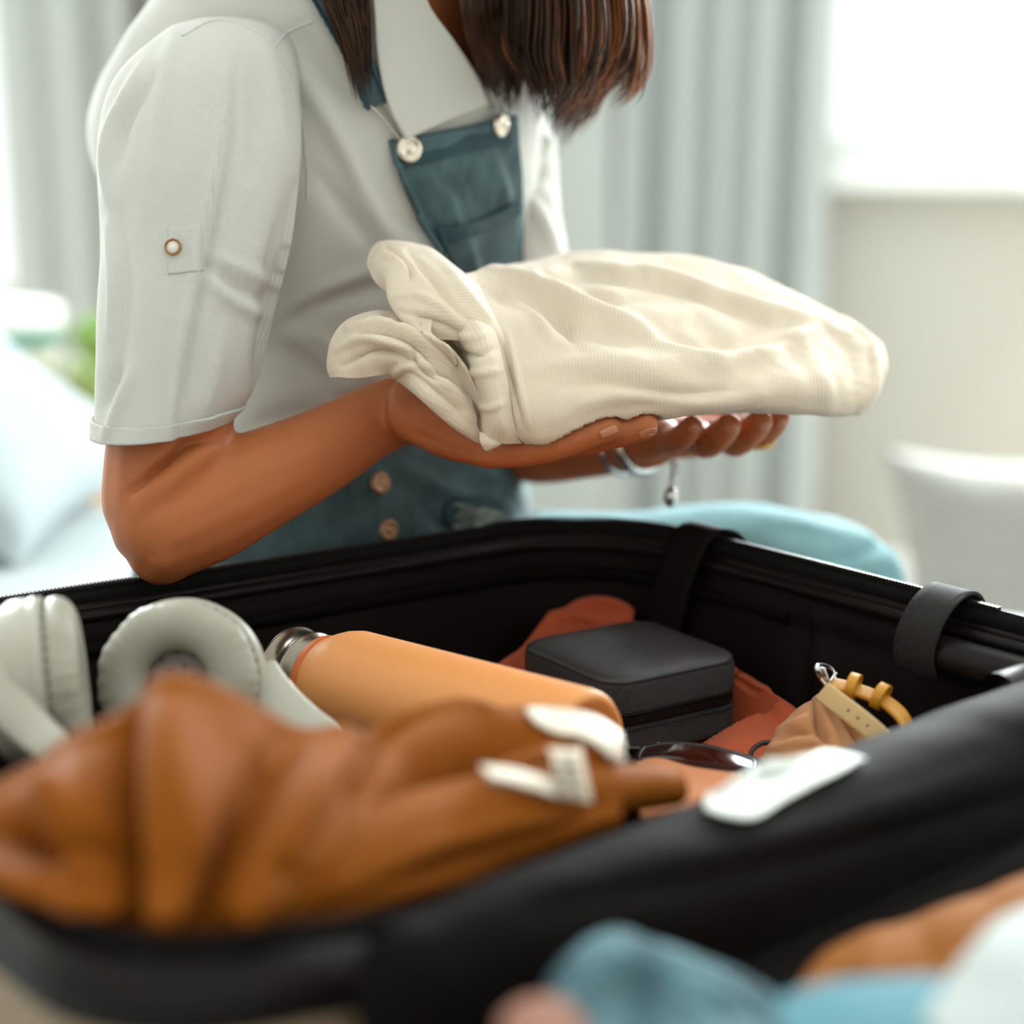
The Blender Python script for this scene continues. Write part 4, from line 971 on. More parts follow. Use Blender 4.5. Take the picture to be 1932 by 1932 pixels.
# rolled edge of the open end, top to bottom
layer('rolled_edge', [[(905, 590, 1.185), (935, 650, 1.165), (958, 730, 1.150), (970, 800, 1.148), (985, 836, 1.160)],
                      [(880, 590, 1.175), (912, 650, 1.152), (934, 730, 1.138), (946, 800, 1.138), (950, 836, 1.150)],
                      [(850, 600, 1.178), (885, 655, 1.158), (908, 725, 1.146), (918, 790, 1.146), (915, 830, 1.156)],
                      [(835, 620, 1.205), (865, 668, 1.190), (890, 722, 1.182), (902, 780, 1.180), (905, 815, 1.182)]], sd=7, nu=40, nv=70,
      lines=[([(850, 625), (890, 640), (915, 632)], 6, .0025), ([(862, 660), (900, 672), (930, 660)], 6, -.003), ([(880, 700), (915, 705), (940, 700)], 6, .0025), ([(895, 760), (925, 770), (950, 760)], 6, .002)])
# inner layers seen in the open end
layer('inner_fold', [[(770, 612, 1.168), (830, 640, 1.165), (880, 690, 1.160), (915, 760, 1.158)], [(790, 650, 1.176), (840, 680, 1.176), (880, 720, 1.172), (910, 780, 1.168)], [(830, 690, 1.205), (860, 715, 1.205), (888, 745, 1.200), (908, 785, 1.190)]], sd=9, nu=30, nv=50,
      lines=[([(790, 640), (850, 690), (900, 760)], 7, .003)])
layer('inner_back', [[(770, 535, 1.20), (830, 550, 1.205), (890, 575, 1.21), (930, 610, 1.21)], [(750, 575, 1.212), (810, 596, 1.218), (880, 625, 1.222), (930, 655, 1.22)], [(760, 640, 1.215), (810, 660, 1.222), (870, 690, 1.225), (930, 720, 1.22)], [(780, 700, 1.212), (830, 730, 1.218), (890, 770, 1.22), (935, 800, 1.215)]], sd=15, nu=30, nv=30, lines=[([(770, 600), (830, 640), (900, 700)], 8, .005), ([(780, 640), (840, 690), (900, 750)], 8, -.005)])
# lower leg end: hangs to the wrist in loose folds
layer('leg_end', [[(815, 612, 1.200), (770, 592, 1.195), (716, 588, 1.190), (660, 606, 1.185), (630, 640, 1.182), (624, 690, 1.180), (630, 712, 1.178)],
                  [(840, 650, 1.172), (790, 618, 1.168), (735, 600, 1.165), (690, 612, 1.166), (662, 640, 1.168), (650, 680, 1.168), (648, 712, 1.170)],
                  [(862, 690, 1.166), (822, 655, 1.158), (770, 630, 1.154), (720, 634, 1.154), (690, 655, 1.158), (676, 688, 1.162), (676, 712, 1.166)],
                  [(880, 725, 1.170), (842, 692, 1.158), (800, 668, 1.152), (756, 660, 1.152), (722, 668, 1.156), (704, 688, 1.160), (706, 708, 1.164)],
                  [(892, 770, 1.160), (852, 735, 1.150), (812, 708, 1.148), (778, 690, 1.150), (748, 684, 1.156), (732, 692, 1.162), (728, 706, 1.168)],
                  [(900, 810, 1.160), (862, 780, 1.150), (820, 748, 1.148), (786, 722, 1.152), (760, 704, 1.160), (744, 702, 1.168), (736, 706, 1.172)],
                  [(912, 838, 1.166), (872, 812, 1.160), (834, 780, 1.160), (800, 750, 1.166), (772, 726, 1.174), (752, 714, 1.180), (742, 712, 1.184)]], nu=90, nv=90, sd=12,
      lines=[([(640, 660), (690, 640), (745, 650), (790, 670)], 7, .005), ([(650, 690), (700, 664), (750, 668), (800, 700)], 7, -.005), ([(660, 620), (720, 612), (790, 640), (850, 690)], 8, .005), ([(680, 630), (740, 632), (800, 668), (850, 720)], 7, -.005),
             ([(740, 700), (790, 690), (840, 722), (890, 790)], 8, .005), ([(780, 662), (790, 690), (830, 720)], 6, -.006), ([(750, 705), (800, 740), (850, 785), (900, 825)], 8, .004), ([(770, 700), (820, 735), (870, 775)], 7, -.004), ([(720, 592), (740, 600), (752, 620)], 6, -.003), ([(810, 700), (845, 712), (880, 740)], 9, -.007)])
layer('hem_corner', [[(905, 815, 1.155), (930, 822, 1.150), (955, 828, 1.150)], [(906, 832, 1.152), (925, 838, 1.149), (945, 838, 1.150)], [(916, 850, 1.154), (920, 850, 1.153), (924, 848, 1.153)]], nu=12, nv=12, sd=2, na=.0004)
# ------------------------------------------------------------------ what is packed in the suitcase
def sheet(name, ctrl, mt, parent=None, nu=80, nv=100, pre=None, **k):
    C_ = WA(np.array(ctrl, float))
    if pre: C_ = pre(C_.reshape(-1, 3)).reshape(C_.shape)
    return gob(name, gridpts(C_, nu, nv), MT[mt], parent, **k)

# where the bottle and the box rest, so that the cloth below can give way to them
A = W(645, 1292, 1.165); B = W(1108, 1424, 1.030)
bz0 = .0585; rt, lf = PZ(1390, 1240, .113), PZ(990, 1203, .113); bc = (rt+lf)/2; S = .1145; ang = math.radians(33)
def off_bottle(V, r=.046):
    d = (A-B)/np.linalg.norm(A-B); t = (V-B)@d; q = V-B-t[:, None]*d; n_ = np.linalg.norm(q, axis=1)
    m = (n_ < r) & (t > -.012) & (t < np.linalg.norm(A-B)+.05); V = V.copy(); V[m] += q[m]/n_[m, None]*(r-n_[m])[:, None]; return V
def under_box(V, gap=.0085):
    c, s = math.cos(ang), math.sin(ang); u = np.abs((V[:, 0]-bc[0])*c+(V[:, 1]-bc[1])*s); w = np.abs(-(V[:, 0]-bc[0])*s+(V[:, 1]-bc[1])*c)
    d = np.maximum(np.maximum(u, w)-S/2-.005, 0); V = V.copy(); V[:, 2] = np.minimum(V[:, 2], bz0-gap+2.5*d); return V
# terracotta garment under the box
o, V, F = sheet('folded_shirt', [
 [(1035, 1150, 1.345), (1100, 1130, 1.350), (1165, 1128, 1.355), (1220, 1145, 1.350), (1300, 1190, 1.325), (1360, 1225, 1.300)],
 [(990, 1215, 1.310), (1080, 1240, 1.330), (1170, 1255, 1.330), (1260, 1260, 1.320), (1370, 1270, 1.280), (1440, 1290, 1.250)],
 [(930, 1262, 1.270), (1040, 1312, 1.280), (1150, 1342, 1.277), (1280, 1342, 1.252), (1400, 1327, 1.227), (1512, 1345, 1.200)],
 [(900, 1340, 1.200), (1000, 1392, 1.200), (1150, 1422, 1.192), (1280, 1422, 1.192), (1400, 1402, 1.167), (1500, 1400, 1.160)],
 [(880, 1450, 1.100), (1000, 1500, 1.090), (1150, 1512, 1.090), (1300, 1492, 1.090), (1400, 1470, 1.100), (1490, 1455, 1.110)]], 'terracotta', solid=.006, offset=-1, post=lambda q: under_box(off_bottle(inside_case(q, .028))), pre=lambda q: inside_case(q, .034),
 noise=[(25, .002, 31)], lines=[([(1060, 1150), (1110, 1140), (1160, 1150), (1210, 1160)], 10, -.006), ([(1045, 1165), (1090, 1160), (1130, 1175)], 10, .005), ([(1400, 1290), (1440, 1330), (1480, 1390)], 14, -.004), ([(1410, 1270), (1460, 1320), (1505, 1370)], 10, .003), ([(1330, 1420), (1400, 1400), (1450, 1390)], 12, .003)])
tag(o, 'terracotta cotton garment folded under the black jewellery box', 'garment')

# black jewellery box -------------------------------------------------------
RC = .021
fr, rt, lf = PZ(1152, 1294, .113), PZ(1390, 1240, .113), PZ(990, 1203, .113)
jb = thing('jewellery_box', 'square black leatherette jewellery box with zip on terracotta cloth', 'box', (bc[0], bc[1], bz0)); jb.rotation_euler = (0, 0, ang)
def rsq(h, r, n=10):
    out = []
    for k, (sx, sy) in enumerate(((1, 1), (-1, 1), (-1, -1), (1, -1))):
        for a in np.linspace(0, math.pi/2, n):
            t = a+k*math.pi/2; out.append((sx*(h-r)+r*math.cos(t), sy*(h-r)+r*math.sin(t)))
    q = np.array(out); q = np.vstack([q, q[:1]]); return resample(q, 121)[:-1]
def boxrings(spec, cap0=False, cap1=False):
    V = []; n = 120
    for ins, z in spec:
        q = rsq(S/2-ins, min(max(RC-ins, .004), (S/2-ins)*.9)); V.append(np.column_stack([q, np.full(n, z)]))
    F = grid_faces(len(spec), n, False, True)
    F = [q[::-1] for q in F]
    if cap0: F.append(tuple(range(n)))
    if cap1: F.append(tuple(range((len(spec)-1)*n, len(spec)*n))[::-1])
    V = np.array(V); per = np.linspace(0, 4*S, n)
    uv = np.stack([np.tile(per, len(spec)), np.repeat([z for _, z in spec], n)], -1)
    # diagonal cross-hatch coordinates
    uv = np.stack([(uv[:, 0]+uv[:, 1])*.7071, (uv[:, 0]-uv[:, 1])*.7071], -1)
    return V.reshape(-1, 3), F, uv
def bpart(name, spec, mt, c0=False, c1=False, parent=jb, **k):
    v, f, uv = boxrings(spec, c0, c1); o = mob(name, v, f, MT[mt], parent, uv=uv, local=True, **k); o.parent = parent; return o
base_p = bpart('base', [(.003, 0), (.0006, .0012), (0, .004), (0, .0185), (.0006, .0205), (.002, .0210)], 'boxside', c0=True)
lid_p = bpart('lid', [(.002, .0285), (.0006, .029), (0, .031), (0, .0475), (.0008, .0495), (.0022, .0502)], 'boxside')
bpart('zip_tape', [(.0022, .0205), (.0016, .0225), (.0016, .027), (.0022, .029)], 'boxgap')
top = [(.0014, .0500), (.0010, .0510), (.0016, .0524), (.004, .0540), (.009, .0552), (.018, .0560), (.032, .0563), (.046, .0564), (.054, .0564), (S/2-.0003, .0564)]
bpart('padded_top', top, 'boxtop', c1=True)
def around(step, z, ins, sz, name, mt, parent, off=0):
    q = rsq(S/2-ins, RC); n = int(4*S/step); q = np.vstack([q, q[:1]]); P = resample(q, n+1); T_ = np.gradient(P, axis=0); T_ /= np.linalg.norm(T_, axis=1, keepdims=True); parts = []
    for k in range(n):
        R3 = np.array([[T_[k, 0], -T_[k, 1], 0], [T_[k, 1], T_[k, 0], 0], [0, 0, 1]]); parts.append(box((P[k, 0], P[k, 1], z), sz, R3))
    v, f = join(parts); o = mob(name, v, f, MT[mt], parent, smooth=False, local=True); o.parent = parent; o['kind'] = 'stuff'; return o
around(.0042, .0187, -.0001, (.0026, .0009, .0007), 'stitching', 'stitch', base_p)
around(.0042, .0312, -.0001, (.0026, .0009, .0007), 'stitching', 'stitch', lid_p)
around(.0019, .0247, .0010, (.0010, .0022, .0036), 'zipper_teeth', 'teeth', jb)

# water bottle ----------------------------------------------------------------
axv = (A-B)/np.linalg.norm(A-B); BL = np.linalg.norm(A-B)
wb = thing('water_bottle', 'peach powder-coated metal bottle with brushed steel cap lying in the suitcase', 'bottle', B)
wb.rotation_euler = Vector(axv).to_track_quat('Z', 'Y').to_euler()
def bl(name, prof, mt, parent=wb, n=72):
    v, f = lathe(prof, n); o = mob(name, v, f, MT[mt], parent, local=True); o.parent = parent; return o
R0 = .0375
bl('body', [(0, .004), (.028, .003), (.031, 0), (R0-.003, .001), (R0-.0008, .004), (R0, .009), (R0, BL*.5), (R0, BL-.012), (R0-.0015, BL-.004), (R0-.004, BL+.003), (R0-.0065, BL+.0075), (R0-.0078, BL+.0105), (R0-.0080, BL+.0112)], 'peach')
bl('neck_ring', [(R0-.0084, BL+.0108), (R0-.0078, BL+.0114), (R0-.0082, BL+.0180), (R0-.0092, BL+.0188), (.01, BL+.0188)], 'peach_ring')
z0 = BL+.0186
cap_ = bl('cap', [(.015, z0), (.0272, z0), (.0272, z0+.009), (.0284, z0+.0098), (.0292, z0+.011), (.0292, z0+.0125), (.0282, z0+.0135), (.0278, z0+.0255), (.0296, z0+.0275), (.0300, z0+.0290), (.0292, z0+.0302), (.026, z0+.0300), (0, z0+.0295)], 'steel')
lp_ = np.array([[.0245*math.cos(a), -.0245*abs(1)*.0+.022*math.sin(a)*0, z0+.020+.0*a] for a in np.linspace(0, 1, 2)])
a_ = np.linspace(-.9, .9, 20); lpP = np.stack([-.0275-.012*np.cos(a_*1.4)+.002, .016*np.sin(a_*1.5), np.full(20, z0+.019)], -1)
v, f = tube(lpP, .0024, 8); o = mob('carry_loop', v, f, MT['steel'], cap_, local=True); o.parent = cap_

# headphones ------------------------------------------------------------------
hph = thing('headphones', 'warm white over-ear headphones with cushioned pads beside the bottle', 'headphones', W(330, 1400, 1.03))
def frame_of(nrm, up=(0, 0, 1)):
    n_ = np.asarray(nrm, float); n_ /= np.linalg.norm(n_); a = np.cross(up, n_); a /= np.linalg.norm(a); b = np.cross(n_, a); return np.stack([a, b, n_], 0)
def cup(center, nrm, R=.0475, show_dots=True):
    M3 = frame_of(nrm); c = np.asarray(center)
    # pad: a fat ring gathered along its outer seam
    nu_, nv_ = 120, 40; th = np.linspace(0, 2*np.pi, nu_, endpoint=False); ph = np.linspace(0, 2*np.pi, nv_, endpoint=False)
    V = []
    for t in th:
        g_ = 1+.0*t
        for p in ph:
            rr = .0135; cxr = R-.0150
            x = cxr+rr*1.08*math.cos(p); z = .010+.0118*math.sin(p)
            outer = max(0, math.cos(p-.2))**2
            wr = .0003*math.sin(t*34+2*math.sin(3*t))*outer+.0005*math.sin(t*9+1.2)*outer
            x += wr; z += wr*.7
            V.append((x*math.cos(t), x*.985*math.sin(t), z))
    pad = mob('ear_pad', np.array(V)@M3+c, grid_faces(nu_, nv_, True, True), MT['hp_pad'], hph)
    v, f = lathe([(0, .004), (R-.020, .0035), (R-.018, .0025), (R-.018, .0)], 48); mob('speaker_cloth', v@M3+c, f, MT['hp_cloth'], hph)
    if show_dots:
        for (r_, n_) in ((.004, 1), (.009, 6), (.0165, 10), (.0225, 14)):
            for k in range(n_):
                a = k/n_*2*np.pi+.3*r_*100; v, f = lathe([(0, .0042), (.0013, .0042), (.0014, .0036)], 8); mob('speaker_hole', (v+np.array([r_*math.cos(a), r_*math.sin(a), 0]))@M3+c, f, MT['hp_dot'], hph)
    # stitched seam around the pad
    for k in range(44):
        a = k/44*2*np.pi; v, f = ellipsoid(((R-.0012)*math.cos(a), (R-.0012)*.985*math.sin(a), .0052), (.0011, .0011, .0014), 8, 6); mob('stitch', v@M3+c, f, MT['hp_dot'], pad)
    v, f = lathe([(R-.006, .004), (R+.0005, .003), (R+.0008, -.002), (R-.0002, -.004), (R+.0006, -.0055), (R, -.014), (R-.006, -.024), (R-.014, -.029), (0, -.031)], 64); mob('ear_cup', v@M3+c, f, MT['hp_shell'], hph)
    return M3, c
c1 = W(344, 1284, 1.050); M1, _ = cup(c1, (-.10, -.93, .30))
c2 = W(86, 1288, 1.000); M2, _ = cup(c2, (.97, .20, .08), show_dots=False)
# yoke arm of the open cup and the band that runs on under the sweater to the other cup
band_px = [(478, 1262, 1.062, .014), (505, 1312, 1.052, .0165), (560, 1362, 1.040, .0150), (620, 1400, 1.030, .0120), (640, 1450, 1.020, .0100), (560, 1500, 1.000, .0095), (400, 1515, .985, .0095), (230, 1470, .970, .0095), (120, 1420, .940, .0100), (60, 1375, .945, .0115), (12, 1320, .950, .0125), (-14, 1250, .960, .0120), (-8, 1200, .985, .0100)]
Pb = cr(WA(np.array([q[:3] for q in band_px])), 90); Rb = np.interp(np.linspace(0, 1, 90), np.linspace(0, 1, len(band_px)), [q[3] for q in band_px])
v, f = tube(Pb, Rb, 18, flat=.32, up=(0, -.55, .83)); hb = mob('headband', v, f, MT['hp_shell'], hph)

# sunglasses, hair tie --------------------------------------------------------
sg = thing('sunglasses', 'dark burgundy sunglasses with black frame lying before the black box', 'sunglasses', W(1310, 1455, 1.09))
for dx, dz in ((0, 0), (-190, .03)):
    lg = gridpts(WA(np.array([[(1215+dx, 1412, 1.125+dz), (1270+dx, 1404, 1.120+dz), (1345+dx, 1412, 1.108+dz), (1424+dx, 1438, 1.092+dz)], [(1205+dx, 1430, 1.105+dz), (1270+dx, 1428, 1.098+dz), (1345+dx, 1438, 1.088+dz), (1420+dx, 1455, 1.080+dz)], [(1222+dx, 1448, 1.090+dz), (1280+dx, 1452, 1.082+dz), (1345+dx, 1460, 1.076+dz), (1400+dx, 1466, 1.074+dz)]])), 16, 30)
    lo_, _, _ = gob('lens', lg, MT['lens'], sg, solid=.0018)
    e_ = np.vstack([lg[0], lg[1:, -1], lg[-1, ::-1][1:], lg[1:-1, 0][::-1]]); e_ = resample(np.vstack([e_, e_[:1]]), 90)
    v, f = tube(e_, .0019, 8, cap=False); mob('lens_frame', v, f, MT['black_plastic'], lo_)
v, f = tube(cr(WA(np.array([(1240, 1406, 1.130), (1330, 1412, 1.115), (1420, 1432, 1.098), (1500, 1465, 1.075)])), 30), .0026, 10, flat=.7); mob('temple', v, f, MT['black_plastic'], sg)
v, f = tube(cr(WA(np.array([(1120, 1420, 1.125), (1160, 1412, 1.128), (1215, 1414, 1.126)])), 12), .0024, 8); mob('bridge', v, f, MT['black_plastic'], sg)
ht = cr(WA(np.array([(1422, 1438, 1.105), (1418, 1418, 1.108), (1440, 1402, 1.112), (1470, 1406, 1.108), (1486, 1428, 1.100), (1470, 1452, 1.092), (1436, 1456, 1.096)])), 60, True)
v, f = tube(np.vstack([ht, ht[:2]]), .0016, 8, cap=False)
tag(mob('hair_tie', v, f, MT['black_plastic']), 'thin black hair tie loop beside the ribbed sock', 'hair tie')

# striped peach knit below the sunglasses
o, V, F = sheet('striped_top', [[(1205, 1446, 1.085), (1240, 1440, 1.080), (1300, 1455, 1.070), (1400, 1468, 1.060)], [(1205, 1496, 1.02), (1240, 1490, 1.015), (1300, 1490, 1.00), (1400, 1495, .99)], [(1215, 1556, .95), (1245, 1550, .945), (1300, 1540, .93), (1400, 1530, .93)]], 'peach_stripe', nu=40, nv=50, solid=.004, noise=[(30, .002, 3)])
tag(o, 'peach striped knit top under the sunglasses', 'garment')

# ribbed sock -------------------------------------------------------------------
sp = [[(1445, 1425, 1.125), (1470, 1380, 1.130), (1515, 1335, 1.140), (1556, 1312, 1.145), (1590, 1320, 1.140), (1612, 1352, 1.130), (1640, 1400, 1.110)],
      [(1440, 1440, 1.105), (1472, 1398, 1.104), (1516, 1360, 1.108), (1558, 1342, 1.112), (1592, 1350, 1.110), (1618, 1380, 1.100), (1645, 1420, 1.090)],
      [(1445, 1458, 1.090), (1482, 1425, 1.086), (1522, 1398, 1.088), (1560, 1382, 1.092), (1592, 1388, 1.092), (1615, 1410, 1.086), (1640, 1445, 1.075)],
      [(1450, 1475, 1.075), (1490, 1455, 1.070), (1530, 1438, 1.070), (1565, 1428, 1.072), (1595, 1430, 1.072), (1615, 1445, 1.068), (1635, 1470, 1.06)]]
o, V, F = sheet('sock', sp, 'sock', nu=70, nv=90, solid=.004, noise=[(60, .0012, 5)],
    lines=[([(1535, 1330), (1540, 1370), (1560, 1410)], 8, -.007), ([(1550, 1325), (1556, 1365), (1580, 1410)], 8, .005), ([(1572, 1330), (1600, 1370), (1620, 1405)], 7, -.006), ([(1585, 1322), (1608, 1352), (1630, 1395)], 7, .004), ([(1470, 1385), (1510, 1370), (1540, 1350)], 8, .004), ([(1470, 1400), (1500, 1385), (1535, 1385)], 7, -.004), ([(1460, 1415), (1520, 1405), (1570, 1412)], 7, .003)])
tag(o, 'crumpled tan ribbed sock beside the watch strap', 'sock')

# wristwatch: mustard strap with two keepers, buckle up
ww = thing('wristwatch', 'wristwatch with mustard leather strap and silver buckle standing beside the sock', 'watch', W(1690, 1400, 1.085))
def strap_band(name, pts, wd, th, mt, parent, side=(.35, .85, .25), n=60):
    P = cr(WA(np.array(pts, float)), n); T_ = np.gradient(P, axis=0); T_ /= np.linalg.norm(T_, axis=1, keepdims=True)
    s_ = np.asarray(side, float); Sd = s_-T_*(T_@s_)[:, None]; Sd /= np.linalg.norm(Sd, axis=1, keepdims=True); Nn = np.cross(T_, Sd); ringp = []
    a = np.linspace(0, 2*np.pi, 16, endpoint=False)
    ca, sa = np.sign(np.cos(a))*np.abs(np.cos(a))**.5, np.sign(np.sin(a))*np.abs(np.sin(a))**.5
    V = P[:, None]+wd/2*ca[None, :, None]*Sd[:, None]+th/2*sa[None, :, None]*Nn[:, None]
    F = grid_faces(n, 16, False, True)+[tuple(range(16))[::-1], tuple(range((n-1)*16, n*16))]
    return mob(name, V.reshape(-1, 3), F, MT[mt], parent), P, T_, Sd, Nn
us, P, T_, Sd, Nn = strap_band('upper_strap', [(1566, 1290, 1.118), (1602, 1298, 1.113), (1640, 1310, 1.108), (1676, 1328, 1.102), (1704, 1356, 1.094), (1722, 1400, 1.085)], .0125, .0034, 'strap', ww)
for k in (14, 30):
    c = P[k]; a = np.linspace(0, 2*np.pi, 41); hw, hh = .0085, (.0072 if k == 14 else .0075)
    Lp = c+np.outer(hw*np.cos(a), Sd[k])+np.outer(hh*np.sin(a)+.002, Nn[k]*(-1 if Nn[k][2] < 0 else 1))
    # a keeper is a flat loop: sweep a wide thin section
    G = np.array([[q+T_[k]*w_+0 for w_ in np.linspace(-.0032, .0032, 5)] for q in Lp[:-1]])
    gob('strap_keeper', G, MT['strap'], ww, cu=True, solid=.0016)
ls, P2, T2, S2, N2 = strap_band('lower_strap', [(1552, 1304, 1.104), (1578, 1324, 1.094), (1610, 1348, 1.084), (1642, 1374, 1.076), (1664, 1394, 1.072)], .0130, .0030, 'strap_in', ww, side=(.5, .3, .75))
for k in (26, 34, 42):
    v, f = ellipsoid(P2[k]+N2[k]*(-.0013 if N2[k][1] > 0 else .0013), (.0009,)*3, 8, 6); mob('strap_hole', v, f, MT['ink'], ls)
bk = [(1566, 1296, 1.112), (1550, 1278, 1.112), (1542, 1258, 1.112), (1556, 1256, 1.126), (1572, 1264, 1.130), (1576, 1286, 1.126)]
v, f = tube(cr(WA(np.array(bk, float)), 50, True), .0012, 8, cap=False, flat=1.6); mob('buckle', v, f, MT['silver'], ww)
sheet('buckle_plate', [[(1541, 1257, 1.113), (1550, 1258, 1.111), (1557, 1260, 1.110)], [(1551, 1276, 1.111), (1557, 1276, 1.110), (1563, 1278, 1.109)], [(1558, 1292, 1.111), (1565, 1294, 1.110), (1571, 1292, 1.109)]], 'silver', ww, nu=12, nv=8, solid=.0012)
v, f = tube(WA(np.array([(1564, 1290, 1.115), (1572, 1276, 1.119), (1578, 1270, 1.122)], float)), .0009, 8); mob('buckle_pin', v, f, MT['silver'], ww)
wc = W(1704, 1416, 1.108); v, f = lathe([(0, -.004), (.015, -.004), (.0165, -.002), (.0165, .003), (.015, .0045), (0, .0045)], 40); mob('watch_case', v@frame_of((.5, -.4, .75))+wc, f, MT['silver'], ww)

def keep_off_hinge(V):
    s_ = (V[:, :2]-CN)@HU; w_ = (V[:, :2]-CN)@HV; V = V.copy(); m = (s_ > .05) & (w_ > -.072) & (V[:, 2] < .165) & (V[:, 2] > .03)
    lim = np.interp(V[:, 2], [.03, .08, .11, .135, .15, .165], [-.072, -.068, -.044, -.028, -.014, 0]); d = np.where(m, np.maximum(w_-lim, 0), 0)
    V[:, :2] -= d[:, None]*HV; return V
# mustard sweater in the near corner of the case -----------------------------------
sw = thing('sweater', 'mustard jersey sweater heaped over the near corner of the suitcase', 'sweater', PZ(420, 1600, .05))
X = [-130, 0, 110, 220, 330, 440, 560, 660, 760, 880, 1000, 1100, 1165]
top_y = [1540, 1462, 1408, 1350, 1294, 1325, 1372, 1392, 1368, 1345, 1340, 1352, 1395]
top_z = [.80, .79, .785, .785, .79, .80, .825, .85, .875, .895, .905, .905, .905]
bot_y = [1610, 1680, 1740, 1785, 1800, 1800, 1775, 1765, 1720, 1660, 1610, 1580, 1560]
bot_z = [.74, .715, .700, .690, .685, .690, .705, .735, .770, .805, .835, .855, .870]
rows = []
for s_, (dy, dz) in ((-2, (90, .085)), (-1, (35, .045))):
    rows.append([(x, ty+dy, tz_+dz*(1 if x < 700 else .55)) for x, ty, tz_ in zip(X, top_y, top_z)])
for t in (0, .10, .28, .5, .75, 1.0):
    bulge = -.022*math.sin(math.pi*t)
    rows.append([(x, ty+(by-ty)*t, tz_+(bz-tz_)*t+bulge) for x, ty, by, tz_, bz in zip(X, top_y, bot_y, top_z, bot_z)])
rows.append([(x, by+60, bz+.10) for x, by, bz in zip(X, bot_y, bot_z)])
ML = [([(575, 1760), (640, 1668), (740, 1585), (870, 1530)], 20, -0.0405), ([(262, 1330), (248, 1450), (245, 1600), (250, 1760)], 26, -0.0216), ([(300, 1320), (320, 1480), (340, 1640)], 60, 0.0135), ([(150, 1440), (160, 1560), (150, 1680)], 46, 0.0135), ([(0, 1560), (60, 1580), (100, 1610)], 34, -0.0607), ([(90, 1500), (110, 1560), (80, 1640)], 26, 0.0189),
      ([(640, 1420), (560, 1530), (500, 1640), (440, 1760)], 46, 0.0243), ([(520, 1430), (450, 1560), (400, 1700), (395, 1790)], 40, -0.0243), ([(900, 1380), (780, 1440), (690, 1520), (600, 1640)], 34, 0.0162), ([(1000, 1420), (880, 1460), (780, 1530), (680, 1620)], 30, -0.0189), ([(1040, 1430), (940, 1460), (850, 1500)], 20, 0.0135), ([(1080, 1470), (1140, 1465), (1180, 1455)], 26, -0.0405), ([(110, 1620), (180, 1605), (250, 1590)], 18, -0.0135), ([(720, 1380), (860, 1370), (1000, 1375)], 22, 0.0081)]
bod, mV, mF = sheet('sweater_body', rows, 'mustard', sw, nu=130, nv=200, solid=.004, noise=[(22, .004, 9)], lines=ML, post=lambda q: keep_off_hinge(off_bottle(inside_case(q, .015, .173), .042)))
slp = [(500, 1772, .700), (600, 1718, .725), (700, 1668, .752), (820, 1618, .785), (940, 1582, .815), (1060, 1556, .845), (1160, 1542, .868), (1240, 1536, .888), (1312, 1534, .902)]
Pq = cr(WA(np.array(slp, float)), 80)+np.array([-.010, .012, .009]); v, f = tube(Pq, np.interp(np.linspace(0, 1, 80), [0, .15, .5, .85, 1], [.014, .020, .0195, .0175, .0145]), 28, flat=.8)
v = v+vnormals(v, f)*(wnoise(v, 30, 3)*.002)[:, None]
v = creases(v, f, [([(640, 1680), (800, 1600), (960, 1555), (1100, 1540)], 14, .007), ([(700, 1700), (860, 1630), (1000, 1590), (1180, 1560)], 16, -.006), ([(900, 1640), (1050, 1600), (1200, 1570)], 14, .004)])
mob('sweater_sleeve', v, f, MT['mustard'], sw)
SWT = bvh((mV, mF), (v, f))
# pale pieces, the upper one a highlight made as white cloth, and the care label with its print
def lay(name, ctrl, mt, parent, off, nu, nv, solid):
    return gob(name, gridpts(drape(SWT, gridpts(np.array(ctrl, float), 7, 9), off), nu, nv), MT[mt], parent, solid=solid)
lay('pale_patch', [[(985, 1356), (1045, 1352), (1110, 1366), (1160, 1402)], [(1010, 1380), (1060, 1378), (1120, 1395), (1165, 1430)], [(1055, 1402), (1095, 1406), (1135, 1428), (1168, 1450)]], 'pale_cloth', bod, .005, 24, 30, .002)
lay('pale_patch', [[(905, 1466), (970, 1472), (1030, 1484), (1092, 1488)], [(920, 1486), (975, 1494), (1035, 1508), (1100, 1514)]], 'pale_cloth', bod, .005, 10, 24, .002)
lbl, lV, lF = lay('care_label', [[(1030, 1436), (1058, 1434), (1086, 1436)], [(1028, 1470), (1056, 1470), (1084, 1472)], [(1030, 1506), (1058, 1508), (1088, 1508)]], 'cream', bod, .009, 14, 12, .001)
LG = lV.reshape(14, 12, 3); parts = []
def lpt(a, b):
    a *= 12.99; b *= 10.99; i_, j_ = int(a), int(b); fa, fb = a-i_, b-j_
    p_ = LG[i_, j_]*(1-fa)*(1-fb)+LG[i_+1, j_]*fa*(1-fb)+LG[i_, j_+1]*(1-fa)*fb+LG[i_+1, j_+1]*fa*fb
    return p_+(CO-p_)/np.linalg.norm(CO-p_)*.0012
for cx in (.16, .42, .66):
    y = .08
    while y < .86:
        h_ = .05+RNG.rand()*.08; w_ = .07+.03*RNG.rand(); parts.append((np.array([lpt(y, cx-w_), lpt(y, cx+w_), lpt(y+h_, cx+w_), lpt(y+h_, cx-w_)]), [(0, 1, 2, 3)])); y += h_+.035
v, f = join(parts); o = mob('label_print', v, f, MT['ink'], lbl, smooth=False); o['kind'] = 'stuff'

